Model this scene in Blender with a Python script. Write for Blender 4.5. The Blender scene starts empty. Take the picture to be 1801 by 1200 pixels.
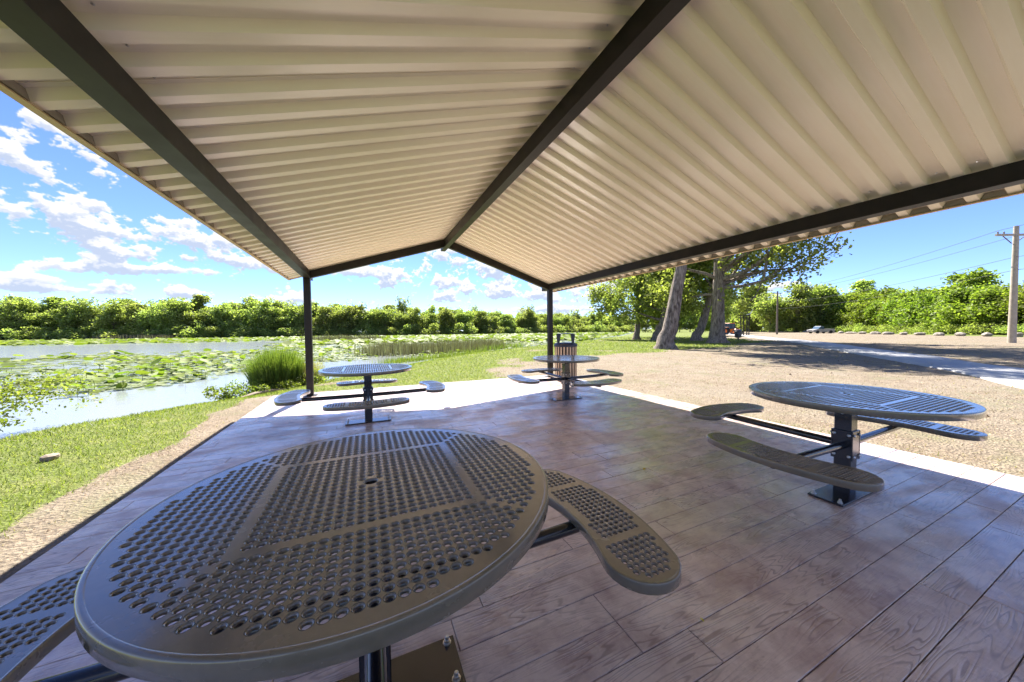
import bpy, math, random
import numpy as np
from mathutils import Vector, Matrix
from mathutils.geometry import delaunay_2d_cdt

R = math.radians
PI = math.pi
sc = bpy.context.scene
COL = sc.collection
rng = np.random.default_rng(7)
random.seed(7)

# ---------------------------------------------------------------- camera
cam_d = bpy.data.cameras.new('camera')
cam = bpy.data.objects.new('camera', cam_d)
COL.objects.link(cam)
fw = Vector((0.40965, 0.91165, -0.03275)); rt = Vector((0.91196, -0.41016, -0.01023)); up = Vector((0.02276, 0.02568, 0.99941))
M4 = Matrix.Identity(4)
for i in range(3):
    M4[i][0] = rt[i]; M4[i][1] = up[i]; M4[i][2] = -fw[i]
M4[0][3] = 0.0; M4[1][3] = 0.0; M4[2][3] = 1.267
cam.matrix_world = M4
cam_d.sensor_fit = 'HORIZONTAL'; cam_d.sensor_width = 36.0; cam_d.lens = 36.0 * 568.7 / 1801.0
cam_d.clip_start = 0.02; cam_d.clip_end = 3000
sc.camera = cam

# ---------------------------------------------------------------- world, sun, exposure
SUN = Vector((0.17, 0.80, 1.0)).normalized()
sun_el = math.asin(SUN.z); sun_az = math.atan2(SUN.x, SUN.y)
sc.view_settings.view_transform = 'Standard'
sc.view_settings.look = 'None'
sc.view_settings.exposure = 3.2
sc.view_settings.gamma = 1.0
sc.view_settings.use_curve_mapping = False
SKY_STRENGTH = 0.05
SUN_STRENGTH = 2.0

world = bpy.data.worlds.new("World"); sc.world = world; world.use_nodes = True


class NT:
    """tiny helper round a node tree"""
    def __init__(s, nt):
        s.nt = nt; s.n = nt.nodes; s.l = nt.links
    def new(s, typ, **kw):
        nd = s.n.new(typ)
        for k, v in kw.items():
            if k == 'inp':
                for a, b in v.items():
                    if hasattr(b, 'is_output'): s.l.new(b, nd.inputs[a])
                    else: nd.inputs[a].default_value = b
            else: setattr(nd, k, v)
        return nd
    def math(s, op, a, b=0.0, c=None, clamp=False):
        nd = s.n.new('ShaderNodeMath'); nd.operation = op; nd.use_clamp = clamp
        for i, v in enumerate((a, b) if c is None else (a, b, c)):
            if hasattr(v, 'is_output'): s.l.new(v, nd.inputs[i])
            else: nd.inputs[i].default_value = v
        return nd.outputs[0]
    def dot(s, a, vec):
        nd = s.n.new('ShaderNodeVectorMath'); nd.operation = 'DOT_PRODUCT'
        s.l.new(a, nd.inputs[0]); nd.inputs[1].default_value = vec
        return nd.outputs['Value']
    def noise(s, vec, scale, detail=4, rough=0.55, dist=0.0, w=None):
        nd = s.n.new('ShaderNodeTexNoise')
        if w is not None:
            nd.noise_dimensions = '4D'
            if hasattr(w, 'is_output'): s.l.new(w, nd.inputs['W'])
            else: nd.inputs['W'].default_value = w
        if vec is not None: s.l.new(vec, nd.inputs['Vector'])
        nd.inputs['Scale'].default_value = scale; nd.inputs['Detail'].default_value = detail
        nd.inputs['Roughness'].default_value = rough; nd.inputs['Distortion'].default_value = dist
        return nd.outputs['Fac']
    def mapr(s, v, a, b, c=0.0, d=1.0, smooth=False):
        nd = s.n.new('ShaderNodeMapRange')
        if smooth: nd.interpolation_type = 'SMOOTHSTEP'
        s.l.new(v, nd.inputs[0])
        for i, q in enumerate((a, b, c, d)): nd.inputs[i + 1].default_value = q
        return nd.outputs[0]
    def mix(s, f, a, b, typ='MIX'):
        nd = s.n.new('ShaderNodeMix'); nd.data_type = 'RGBA'; nd.blend_type = typ
        if hasattr(f, 'is_output'): s.l.new(f, nd.inputs[0])
        else: nd.inputs[0].default_value = f
        for i, q in ((6, a), (7, b)):
            if hasattr(q, 'is_output'): s.l.new(q, nd.inputs[i])
            else: nd.inputs[i].default_value = (q[0], q[1], q[2], 1)
        return nd.outputs[2]
    def scale(s, vec, v):
        nd = s.n.new('ShaderNodeVectorMath'); nd.operation = 'MULTIPLY'
        s.l.new(vec, nd.inputs[0]); nd.inputs[1].default_value = v
        return nd.outputs[0]


def build_world():
    t = NT(world.node_tree)
    bg = t.n['Background']; bg.inputs[1].default_value = SKY_STRENGTH
    sky = t.new('ShaderNodeTexSky', sky_type='NISHITA', sun_disc=False, sun_elevation=sun_el, sun_rotation=sun_az,
                air_density=0.7, dust_density=0.0, ozone_density=3.0)
    skyc = t.mix(1.0, sky.outputs[0], (0.40, 0.435, 0.60), 'MULTIPLY')
    tc = t.new('ShaderNodeTexCoord').outputs['Generated']
    sep = t.new('ShaderNodeSeparateXYZ', inp={0: tc})
    # fair-weather cumulus: banks by compass bearing and height, broken up by fractal noise, computed here
    banks = [(-31.5,16.3,.060,.034),(-31.3,11.4,.085,.034),(-26.0,9.1,.075,.026),(-30.6,7.2,.045,.015),(-21.0,11.3,.046,.026),
             (-16.8,9.4,.105,.018),(-22.0,7.7,.080,.010),(-21.2,5.0,.030,.011),(-26.7,5.3,.013,.006),(-31.2,5.6,.036,.006),
             (-29.0,4.7,.060,.009),(-10.1,4.8,.042,.016),(-22.6,13.3,.016,.009),(-0.2,9.4,.070,.014),(8.5,8.2,.10,.028),(19.3,11.0,.11,.036),
             (24.2,6.2,.14,.026),(37.1,5.6,.085,.032),(33.2,3.6,.15,.011),(57.8,7.1,.022,.007),(61.2,3.8,.060,.026),
             (64.3,5.5,.030,.011),(3,20,.16,.05),(-47,10,.14,.05),(-60,18,.18,.06),(-75,7,.2,.03),(120,12,.2,.06),(150,22,.25,.08),
             (-100,20,.25,.08),(-135,9,.25,.05),(180,14,.25,.06),(-160,30,.25,.1),(97,5,.1,.03),(75,30,.12,.04),(30,35,.1,.03)]
    NX, NY = 4096, 1024                      # 0.088 degree steps, elevation 0..90
    g = np.random.default_rng(41)
    fx = np.fft.fftfreq(NX)[:, None] * NX; fy = np.fft.fftfreq(NY)[None] * NY * 4
    def fbm(beta, ax, lo):
        k = np.sqrt((fx) ** 2 + (fy / ax) ** 2); k[0, 0] = 1
        a = k ** (-beta); a[k < lo] = 0; a[0, 0] = 0
        z = np.fft.ifft2(np.fft.fft2(g.normal(size=(NX, NY))) * a).real
        return (z / z.std()).T[::1]
    n1 = fbm(1.55, 1.6, 26); n2 = fbm(1.3, 1.4, 80)
    bil = 1.0 - np.abs(fbm(1.6, 1.4, 60)) * 1.1
    az = (np.arange(NX) + .5) / NX * 2 * PI - PI; el = (np.arange(NY) + .5) / NY * PI / 2
    best = np.full((NY, NX), -3.0)
    for a_, e_, w_, h_ in banks:
        d = (az - R(a_) + PI) % (2 * PI) - PI
        x = d[None] * math.cos(R(e_)) / (w_ * 1.2); y = (el[:, None] - R(e_)) / (h_ * 1.4)
        y = np.where(y < 0, y * -1.7, y)
        best = np.maximum(best, 1 - np.sqrt(x * x + y * y))
    den = 1.0 * np.maximum(best, -1.3) + .50 * n1 + .20 * bil + .06 * n2 - .02
    mask = np.clip((den + .02) / .34, 0, 1); mask = mask * mask * (3 - 2 * mask)
    dd = np.clip(den, 0, 1.6)
    # light from above: how much cloud stands over each point, plus relief
    abv = np.zeros_like(dd); wsum = 0
    for st, wt in ((4, 1), (9, 1), (16, .9), (26, .8), (38, .6)):
        q = np.zeros_like(dd); q[:-st] = dd[st:]; abv += wt * q; wsum += wt
    abv /= wsum
    rel = np.zeros_like(dd); rel[2:-2] = dd[:-4] - dd[4:]
    rel2 = np.zeros_like(dd); rel2[6:-6] = dd[:-12] - dd[12:]
    br = 1.02 - .62 * np.clip(abv - .10, 0, 1) ** .85 + 1.0 * np.clip(rel, -.2, .2) + .42 * np.clip(rel2, -.4, .4) + .05 * n2 * .3
    br = np.clip(br, .38, 1.12)
    # to an equirectangular picture: column u has bearing 90deg - (0.5-u)*360deg
    u = (np.arange(NX) + .5) / NX; phi = (0.5 - u) * 2 * PI
    azc = (PI / 2 - phi + PI) % (2 * PI) - PI
    ci = np.clip(((azc + PI) / (2 * PI) * NX).astype(int), 0, NX - 1)
    px = np.zeros((2 * NY, NX, 4), np.float32); px[..., 3] = 1; px[NY:, :, 0] = mask[:, ci]; px[NY:, :, 1] = br[:, ci]
    px[:NY, :, 1] = .8
    img = bpy.data.images.new('cloud_cover', NX, 2 * NY, float_buffer=True, is_data=True)
    img.pixels.foreach_set(px.ravel()); img.update(); img.pack()
    env = t.new('ShaderNodeTexEnvironment', image=img)
    t.l.new(tc, env.inputs[0])
    sp2 = t.new('ShaderNodeSeparateColor', inp={0: env.outputs[0]})
    ccol = t.mix(t.mapr(sp2.outputs[1], .38, 1.05), (1.35, 1.55, 1.95), (2.5, 2.46, 2.42))
    m = t.math('MULTIPLY', sp2.outputs[0], .96)
    t.l.new(t.mix(m, skyc, ccol), bg.inputs[0])


build_world()
sun_d = bpy.data.lights.new('sun', 'SUN'); sun_d.energy = SUN_STRENGTH; sun_d.angle = R(0.53); sun_d.color = (1.0, 0.95, 0.86)
sun = bpy.data.objects.new('sun', sun_d); COL.objects.link(sun)
sun.rotation_euler = SUN.to_track_quat('Z', 'Y').to_euler()
sc.render.engine = 'CYCLES'
sc.cycles.max_bounces = 8; sc.cycles.diffuse_bounces = 5; sc.cycles.glossy_bounces = 4; sc.cycles.transparent_max_bounces = 8
sc.cycles.sample_clamp_indirect = 6.0
sc.cycles.caustics_reflective = False; sc.cycles.caustics_refractive = False
try:
    sc.cycles.use_denoising = True
except Exception:
    pass

# ---------------------------------------------------------------- materials
MATS = {}


def pbr(name, color, rough=0.5, metal=0.0, coat=0.0, spec=0.5, build=None):
    m = bpy.data.materials.new(name); m.use_nodes = True
    t = NT(m.node_tree); b = t.n['Principled BSDF']
    b.inputs['Base Color'].default_value = (*color, 1); b.inputs['Roughness'].default_value = rough
    b.inputs['Metallic'].default_value = metal; b.inputs['Specular IOR Level'].default_value = spec
    b.inputs['Coat Weight'].default_value = coat; b.inputs['Coat Roughness'].default_value = 0.12
    if build: build(t, b)
    MATS[name] = m
    return m


def bump(t, b, h, strength=0.3, dist=0.01):
    nd = t.new('ShaderNodeBump', inp={'Height': h, 'Strength': strength, 'Distance': dist})
    t.l.new(nd.outputs[0], b.inputs['Normal'])


def obco(t): return t.new('ShaderNodeTexCoord').outputs['Object']
def wpos(t): return t.new('ShaderNodeNewGeometry').outputs['Position']


def worn(col, amount=0.25, scale=9.0, bscale=60, bstr=0.05, rvar=0.12, rough=0.3):
    def f(t, b):
        c = wpos(t)
        n = t.noise(c, scale, 5, 0.6)
        n2 = t.noise(c, scale * 9, 3, 0.6)
        k = t.math('MULTIPLY_ADD', n2, 0.4, t.math('MULTIPLY', n, 0.6))
        cc = t.mix(t.mapr(k, 0.3, 0.7), tuple(x * (1 - amount) for x in col), tuple(min(1, x * (1 + amount)) for x in col))
        t.l.new(cc, b.inputs['Base Color'])
        t.l.new(t.mapr(n, 0.3, 0.7, rough - rvar * .5, rough + rvar * .5), b.inputs['Roughness'])
        bump(t, b, t.noise(c, bscale, 3, 0.6), bstr, 0.002)
    return f


pbr('plastisol', (.075, .062, .043), 0.3, coat=1.0, spec=0.6, build=worn((.150, .130, .100), .14, 6, 22, .22, .12, .24))
_m = NT(MATS['plastisol'].node_tree); _b = _m.n['Principled BSDF']; _src = _b.inputs['Base Color'].links[0].from_socket
_sp = _m.noise(wpos(_m), 150, 2, .5); _pt = _m.noise(wpos(_m), 7, 4, .6)
_f = _m.math('MULTIPLY', _m.mapr(_sp, .68, .80, 0, .55), _m.mapr(_pt, .45, .62, .1, 1.0))
_c = _m.mix(_f, _src, (.38, .35, .31)); _m.l.new(_c, _b.inputs['Base Color'])
pbr('black_coat', (.008, .008, .012), 0.22, coat=0.5, build=worn((.009, .009, .014), .3, 10, 90, .04, .1, .2))
pbr('bronze_steel', (.012, .010, .0095), 0.42, spec=.22, build=worn((.017, .0145, .0135), .25, 4, 40, .05, .12, .42))
pbr('bolt_steel', (.6, .6, .6), 0.3, metal=1.0)


def b_roof(t, b):
    c = wpos(t)
    n = t.noise(c, 1.3, 4, 0.6); n2 = t.noise(t.scale(c, (1, 8, 1)), 5, 4, .6)
    k = t.math('MULTIPLY_ADD', n2, .5, t.math('MULTIPLY', n, .5))
    t.l.new(t.mix(t.mapr(k, .3, .7), (.87, .79, .67), (.90, .84, .73)), b.inputs['Base Color'])
    bump(t, b, t.noise(c, 14, 2, .5), .04, .004)
pbr('roof_paint', (.75, .67, .54), 0.27, spec=.6, build=b_roof)
pbr('closure_grey', (.30, .27, .23), .6)
pbr('trim_tan', (.52, .38, .22), 0.45, build=worn((.55, .40, .23), .12, 5, 40, .05, .1, .45))


def b_plank(t, b):
    c = wpos(t); oi = t.new('ShaderNodeObjectInfo'); ge = t.new('ShaderNodeNewGeometry')
    rnd = t.math('FRACT', t.math('ADD', oi.outputs['Random'], ge.outputs['Random Per Island']))
    w = t.math('MULTIPLY', rnd, 40.0)
    sw = t.noise(t.scale(c, (.62, 7.0, 1)), 1.5, 2.0, 0.5, 0.25, w=w)
    rings = t.math('SINE', t.math('MULTIPLY', sw, 150.0))
    fine = t.noise(t.scale(c, (6, 60, 1)), 3.0, 4, 0.65, w=w)
    big = t.noise(c, 0.8, 4, 0.6); med = t.noise(c, 5.5, 5, 0.62); sp = t.noise(c, 70, 3, .6)
    area = t.mapr(t.noise(c, 2.3, 3, .5, w=w), .38, .62, smooth=True)      # the grain prints only in places
    base = t.mix(t.mapr(big, .35, .65), (.63, .49, .43), (.75, .63, .565))
    base = t.mix(t.mapr(med, .42, .66), base, (.44, .31, .275))
    base = t.mix(t.math('MULTIPLY', t.mapr(rnd, 0, 1), .35), base, (.66, .53, .45))
    dk = t.math('MULTIPLY', t.mapr(rings, .5, 1.0), t.math('MULTIPLY_ADD', area, .42, .14))
    base = t.mix(dk, base, (.16, .105, .10))
    base = t.mix(t.mapr(sp, .66, .80, 0, .5), base, (.2, .14, .13))
    stn = t.noise(t.scale(c, (1.3, 3.0, 1)), 3.3, 6, .68, .5)
    base = t.mix(t.mapr(stn, .60, .74, 0, .5), base, (.26, .16, .17))
    base = t.mix(t.mapr(fine, .56, .72, 0, .35), base, (.30, .21, .20))
    t.l.new(base, b.inputs['Base Color'])
    wetn = t.noise(t.scale(c, (1, 1.8, 1)), 1.4, 5, .6, .4)
    rg_ = t.math('ADD', t.mapr(wetn, .40, .60, .02, .30), t.mapr(med, .3, .7, .06, .16))
    t.l.new(rg_, b.inputs['Roughness'])
    t.l.new(t.mapr(wetn, .42, .58, .85, .12), b.inputs['Coat Weight'])
    base = t.mix(t.mapr(t.noise(t.scale(c, (1, 2.2, 1)), 2.1, 6, .65, .6), .54, .68, 0, .45), base, (.30, .20, .215))
    t.l.new(base, b.inputs['Base Color'])
    h = t.math('MULTIPLY_ADD', t.math('MULTIPLY', rings, area), -.35, t.math('MULTIPLY_ADD', fine, .9, t.math('MULTIPLY', med, 1.6)))
    bump(t, b, h, .55, .0035)
pbr('stamped_plank', (.4, .32, .3), 0.3, coat=0.5, spec=.5, build=b_plank)
MATS['stamped_plank'].node_tree.nodes['Principled BSDF'].inputs['Coat Roughness'].default_value = .24
pbr('joint_concrete', (.11, .08, .078), 0.8, build=worn((.12, .085, .08), .3, 12, 60, .3, .1, .8))


def b_conc(t, b):
    c = wpos(t); n = t.noise(c, .6, 5, .65); n2 = t.noise(c, 9, 5, .6)
    t.l.new(t.mix(t.mapr(t.math('MULTIPLY_ADD', n, .6, t.math('MULTIPLY', n2, .4)), .35, .65), (.29, .285, .29), (.40, .395, .385)), b.inputs['Base Color'])
    bump(t, b, n2, .3, .01)
pbr('path_concrete', (.5, .5, .5), 0.75, build=b_conc)


def b_ground(t, b):
    c = wpos(t)
    at = t.new('ShaderNodeAttribute', attribute_name='mask')
    sep = t.new('ShaderNodeSeparateColor', inp={0: at.outputs['Color']})
    n1 = t.noise(c, .35, 5, .65); n2 = t.noise(c, 2.2, 5, .65); n3 = t.noise(c, 16, 6, .7); n4 = t.noise(c, 75, 4, .7)
    vor = t.new('ShaderNodeTexVoronoi', inp={'Vector': c, 'Scale': 38.0}).outputs['Distance']
    k = t.math('MULTIPLY_ADD', n3, .55, t.math('MULTIPLY', n4, .45))
    dirt = t.mix(t.mapr(k, .36, .62), (.10, .072, .05), (.30, .24, .175))
    dirt = t.mix(t.mapr(n2, .40, .70, 0, .6), dirt, (.31, .26, .195))
    dirt = t.mix(t.mapr(n1, .45, .65, 0, .4), dirt, (.25, .225, .18))
    dirt = t.mix(t.mapr(t.noise(c, .9, 6, .7, .6), .52, .66, 0, .55), dirt, (.17, .17, .09))
    grass = t.mix(t.mapr(k, .35, .62), (.075, .10, .022), (.18, .215, .055))
    grass = t.mix(t.mapr(n2, .5, .75, 0, .6), grass, (.30, .28, .12))
    mm = t.math('MULTIPLY_ADD', t.math('SUBTRACT', n2, .5), .9, t.math('MULTIPLY_ADD', t.math('SUBTRACT', n3, .5), .7, sep.outputs[0]))
    m = t.mapr(mm, .40, .60, smooth=True)
    colr = t.mix(m, dirt, grass)
    colr = t.mix(sep.outputs[1], colr, (.10, .085, .05))
    t.l.new(colr, b.inputs['Base Color'])
    h = t.math('MULTIPLY_ADD', n3, 1.0, t.math('MULTIPLY_ADD', n4, .5, t.math('MULTIPLY', vor, .9)))
    bump(t, b, h, .8, .032)
pbr('ground', (.3, .25, .15), 0.95, spec=.15, build=b_ground)


def b_chip(t, b):
    ge = t.new('ShaderNodeNewGeometry')
    r = t.new('ShaderNodeValToRGB', inp={0: ge.outputs['Random Per Island']})
    e = r.color_ramp.elements
    e[0].color = (.09, .06, .04, 1); e[1].color = (.34, .275, .20, 1)
    q = e.new(.5); q.color = (.21, .16, .11, 1)
    t.l.new(r.outputs[0], b.inputs['Base Color'])
pbr('chip', (.4, .3, .2), 0.9, spec=.15, build=b_chip)


def leafy(name, c1, c2, c3, trans=.35, rough=.5, spread=None):
    m = bpy.data.materials.new(name); m.use_nodes = True
    t = NT(m.node_tree); b = t.n['Principled BSDF']; out = t.n['Material Output']
    ge = t.new('ShaderNodeNewGeometry'); oi = t.new('ShaderNodeObjectInfo')
    r = t.new('ShaderNodeValToRGB', inp={0: ge.outputs['Random Per Island']})
    e = r.color_ramp.elements; e[0].color = (*c1, 1); e[1].color = (*c3, 1); q = e.new(.55); q.color = (*c2, 1)
    hs = t.new('ShaderNodeHueSaturation', inp={'Color': r.outputs[0]})
    t.l.new(t.mapr(oi.outputs['Random'], 0, 1, .48, .512), hs.inputs['Hue'])
    t.l.new(t.mapr(oi.outputs['Random'], 0, 1, .85, 1.15), hs.inputs['Value'])
    b.inputs['Roughness'].default_value = rough; b.inputs['Specular IOR Level'].default_value = .3
    t.l.new(hs.outputs[0], b.inputs['Base Color'])
    tr = t.new('ShaderNodeBsdfTranslucent', inp={'Color': t.mix(1.0, hs.outputs[0], (1.25, 1.45, .55), 'MULTIPLY')})
    mx = t.new('ShaderNodeMixShader', inp={0: trans, 1: b.outputs[0], 2: tr.outputs[0]})
    t.l.new(mx.outputs[0], out.inputs['Surface'])
    MATS[name] = m
    return m


leafy('leaf_cottonwood', (.15, .185, .055), (.26, .30, .10), (.40, .43, .18), .64, .5)
leafy('leaf_far', (.14, .175, .055), (.28, .32, .11), (.44, .46, .22), .62, .6)
leafy('leaf_hedge', (.09, .13, .022), (.19, .245, .04), (.32, .37, .09), .5, .55)
leafy('leaf_willow', (.14, .19, .03), (.24, .29, .06), (.35, .40, .12), .5, .5)
leafy('grass_blade', (.095, .125, .025), (.19, .225, .05), (.36, .34, .15), .45, .5)
leafy('dry_grass', (.26, .22, .10), (.40, .36, .18), (.50, .47, .28), .3, .6)
leafy('reed_blade', (.10, .085, .06), (.17, .15, .11), (.24, .24, .15), .2, .7)
leafy('clump_blade', (.07, .115, .02), (.14, .19, .04), (.24, .28, .08), .45, .5)
leafy('lotus_leaf', (.10, .155, .025), (.165, .225, .035), (.24, .29, .08), .4, .6)
leafy('lotus_pad', (.11, .15, .05), (.175, .225, .08), (.26, .30, .16), .2, .55)
leafy('yellow_leaf', (.5, .42, .04), (.6, .5, .05), (.6, .5, .1), .3, .5)
leafy('brown_leaf', (.35, .12, .04), (.42, .16, .05), (.45, .2, .08), .2, .6)


def b_bark(t, b):
    c = wpos(t)
    n = t.noise(t.scale(c, (1, 1, .22)), 9, 6, .65, .4); n2 = t.noise(c, 1.2, 4, .6); n3 = t.noise(t.scale(c, (1, 1, .5)), 45, 4, .7)
    col = t.mix(t.mapr(n, .38, .62), (.085, .065, .055), (.33, .27, .23))
    col = t.mix(t.mapr(n2, .4, .7, 0, .5), col, (.30, .26, .22))
    t.l.new(col, b.inputs['Base Color'])
    bump(t, b, t.math('MULTIPLY_ADD', n, 1.0, t.math('MULTIPLY', n3, .25)), 1.0, .10)
pbr('bark', (.22, .18, .15), 0.9, spec=.1, build=b_bark)


def b_stone(t, b):
    c = wpos(t); n = t.noise(c, 2.5, 6, .65)
    t.l.new(t.mix(t.mapr(n, .35, .65), (.20, .17, .135), (.42, .38, .32)), b.inputs['Base Color'])
    bump(t, b, n, .6, .08)
pbr('limestone', (.5, .46, .4), 0.9, spec=.2, build=b_stone)


def b_water(t, b):
    c = wpos(t)
    n = t.noise(t.scale(c, (1, 1, 1)), 1.6, 4, .6); n2 = t.noise(c, 9, 3, .5)
    bump(t, b, t.math('MULTIPLY_ADD', n, 1.0, t.math('MULTIPLY', n2, .25)), .12, .06)
pbr('lake', (.22, .24, .24), 0.16, spec=.7, build=b_water)
pbr('pole_wood', (.36, .31, .26), 0.85, build=worn((.38, .33, .27), .25, 6, 40, .3, .1, .85))
pbr('pole_wood_dark', (.14, .12, .10), 0.85, build=worn((.16, .13, .11), .25, 6, 40, .3, .1, .85))
pbr('wire', (.05, .05, .05), 0.5)
pbr('dark_plastic', (.02, .022, .035), 0.35, build=worn((.02, .022, .035), .2, 10, 60, .05, .1, .35))
pbr('bin_slat', (.30, .22, .15), 0.45, build=worn((.44, .33, .23), .15, 8, 60, .08, .1, .45))
pbr('bin_inside', (.01, .01, .01), 0.7)
pbr('orange_paint', (.62, .13, .02), 0.35, build=worn((.65, .14, .02), .15, 6, 40, .05, .1, .35))
pbr('glass_dark', (.05, .09, .14), 0.08, spec=.8)
pbr('tyre', (.015, .015, .015), 0.8)
pbr('car_silver', (.45, .47, .52), 0.3, coat=.4)
pbr('car_blue', (.14, .18, .26), 0.3, coat=.4)
pbr('car_white', (.30, .30, .30), 0.45, coat=.3)
pbr('lamp_glass', (.7, .7, .7), 0.15)
pbr('drift', (.25, .2, .15), 0.9, build=worn((.27, .21, .16), .3, 12, 60, .4, .1, .9))

# ---------------------------------------------------------------- object helpers


def tag(o, label=None, cat=None, group=None, kind=None):
    if label: o['label'] = label
    if cat: o['category'] = cat
    if group: o['group'] = group
    if kind: o['kind'] = kind
    return o


def link(name, me, mat=None, parent=None, loc=None):
    o = bpy.data.objects.new(name, me); COL.objects.link(o)
    if mat and me is not None:
        if not me.materials: me.materials.append(MATS[mat])
    if parent is not None: o.parent = parent
    if loc is not None: o.location = loc
    return o


def thing(name, loc, label, cat, group=None, rz=0.0):
    o = bpy.data.objects.new(name, None); COL.objects.link(o)
    o.location = loc; o.rotation_euler = (0, 0, rz); o.empty_display_size = .2
    return tag(o, label, cat, group)


def np_mesh(name, V, F, smooth=False):
    """V (n,3), F (m,k) fixed-size faces"""
    V = np.asarray(V, dtype=np.float32); F = np.asarray(F, dtype=np.int32)
    me = bpy.data.meshes.new(name)
    me.vertices.add(len(V)); me.vertices.foreach_set('co', V.ravel())
    m, k = F.shape
    me.loops.add(m * k); me.loops.foreach_set('vertex_index', F.ravel())
    me.polygons.add(m); me.polygons.foreach_set('loop_start', np.arange(0, m * k, k, dtype=np.int32))
    me.polygons.foreach_set('loop_total', np.full(m, k, dtype=np.int32))
    if smooth: me.polygons.foreach_set('use_smooth', np.ones(m, dtype=bool))
    me.update(calc_edges=True)
    return me


class MB:
    def __init__(s): s.v = []; s.f = []
    def add(s, vs, fs):
        o = len(s.v); s.v += [tuple(q) for q in vs]; s.f += [tuple(i + o for i in q) for q in fs]; return s
    def box(s, c, size, rot=None, ch=0.0, taper=1.0):
        hx, hy, hz = (q / 2 for q in size)
        if ch <= 0:
            vs = [Vector((sx * hx * (taper if sz > 0 else 1), sy * hy * (taper if sz > 0 else 1), sz * hz)) for sz in (-1, 1) for sy in (-1, 1) for sx in (-1, 1)]
            fs = [(0, 2, 3, 1), (4, 5, 7, 6), (0, 1, 5, 4), (2, 6, 7, 3), (0, 4, 6, 2), (1, 3, 7, 5)]
        else:
            vs = []; idx = {}
            for sx in (-1, 1):
                for sy in (-1, 1):
                    for sz in (-1, 1):
                        for ax in range(3):
                            p = [sx * hx, sy * hy, sz * hz]
                            for j in range(3):
                                if j != ax: p[j] -= (sx, sy, sz)[j] * ch
                            idx[(sx, sy, sz, ax)] = len(vs); vs.append(Vector(p))
            fs = []
            for ax in range(3):
                for sg in (-1, 1):
                    o = [j for j in range(3) if j != ax]; q = []
                    for a, b in ((-1, -1), (1, -1), (1, 1), (-1, 1)):
                        k = [0, 0, 0]; k[ax] = sg; k[o[0]] = a; k[o[1]] = b
                        q.append(idx[(*k, ax)])
                    flip = (sg > 0) == (ax == 1)
                    fs.append(tuple(q[::-1]) if flip else tuple(q))
            for ax in range(3):
                o = [j for j in range(3) if j != ax]
                for a in (-1, 1):
                    for b in (-1, 1):
                        k0 = [0, 0, 0]; k0[o[0]] = a; k0[o[1]] = b
                        k1 = list(k0); k0[ax] = -1; k1[ax] = 1
                        fs.append((idx[(*k0, o[0])], idx[(*k1, o[0])], idx[(*k1, o[1])], idx[(*k0, o[1])]))
            for sx in (-1, 1):
                for sy in (-1, 1):
                    for sz in (-1, 1): fs.append(tuple(idx[(sx, sy, sz, a)] for a in range(3)))
        if rot is not None: vs = [rot @ q for q in vs]
        c = Vector(c)
        return s.add([q + c for q in vs], fs)
    def tube(s, pts, rad, n=8, cap=True, wob=None):
        pts = [Vector(p) for p in pts]
        if not hasattr(rad, '__len__'): rad = [rad] * len(pts)
        vs = []; fs = []
        prev = None
        for i, p in enumerate(pts):
            d = (pts[min(i + 1, len(pts) - 1)] - pts[max(i - 1, 0)]).normalized()
            if prev is None:
                a = Vector((1, 0, 0)) if abs(d.x) < .8 else Vector((0, 1, 0))
                prev = d.cross(a).normalized()
            a = (prev - d * prev.dot(d)).normalized(); prev = a; b = d.cross(a)
            for k in range(n):
                th = 2 * PI * k / n
                rr = rad[i] * (1 if wob is None else wob(i, k))
                vs.append(p + (a * math.cos(th) + b * math.sin(th)) * rr)
        for i in range(len(pts) - 1):
            for k in range(n):
                k2 = (k + 1) % n
                fs.append((i * n + k, i * n + k2, (i + 1) * n + k2, (i + 1) * n + k))
        if cap:
            fs.append(tuple(range(n))[::-1]); fs.append(tuple((len(pts) - 1) * n + k for k in range(n)))
        return s.add(vs, fs)
    def lathe(s, prof, n=24, c=(0, 0, 0), cap=True):
        vs = []; fs = []
        for r, z in prof:
            for k in range(n):
                th = 2 * PI * k / n; vs.append((c[0] + r * math.cos(th), c[1] + r * math.sin(th), c[2] + z))
        for i in range(len(prof) - 1):
            for k in range(n):
                k2 = (k + 1) % n; fs.append((i * n + k, i * n + k2, (i + 1) * n + k2, (i + 1) * n + k))
        if cap:
            fs.append(tuple(range(n))[::-1]); fs.append(tuple((len(prof) - 1) * n + k for k in range(n)))
        return s.add(vs, fs)
    def prism(s, poly, y0, y1, axis='y'):
        n = len(poly); vs = []
        for yy in (y0, y1):
            for a, b in poly:
                vs.append({'y': (a, yy, b), 'z': (a, b, yy), 'x': (yy, a, b)}[axis])
        fs = [tuple(range(n)), tuple(range(n, 2 * n))[::-1]]
        for i in range(n):
            j = (i + 1) % n; fs.append((i, j, n + j, n + i))
        return s.add(vs, fs)
    def build(s, name, mat, parent=None, smooth=False, angle=None, loc=None):
        me = bpy.data.meshes.new(name); me.from_pydata(s.v, [], s.f); me.update()
        bmfix(me)
        if smooth:
            me.polygons.foreach_set('use_smooth', [True] * len(me.polygons))
            me.set_sharp_from_angle(angle=R(angle if angle else 40))
        return link(name, me, mat, parent, loc)


def bmfix(me):
    import bmesh
    b = bmesh.new(); b.from_mesh(me); bmesh.ops.recalc_face_normals(b, faces=b.faces); b.to_mesh(me); b.free()


def copy_tree(o, parent=None):
    c = o.copy(); COL.objects.link(c); c.parent = parent
    for ch in [q for q in bpy.data.objects if q.parent == o]: copy_tree(ch, c)
    return c


def kids_map():
    d = {}
    for q in bpy.data.objects:
        if q.parent: d.setdefault(q.parent.name, []).append(q)
    return d


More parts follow.
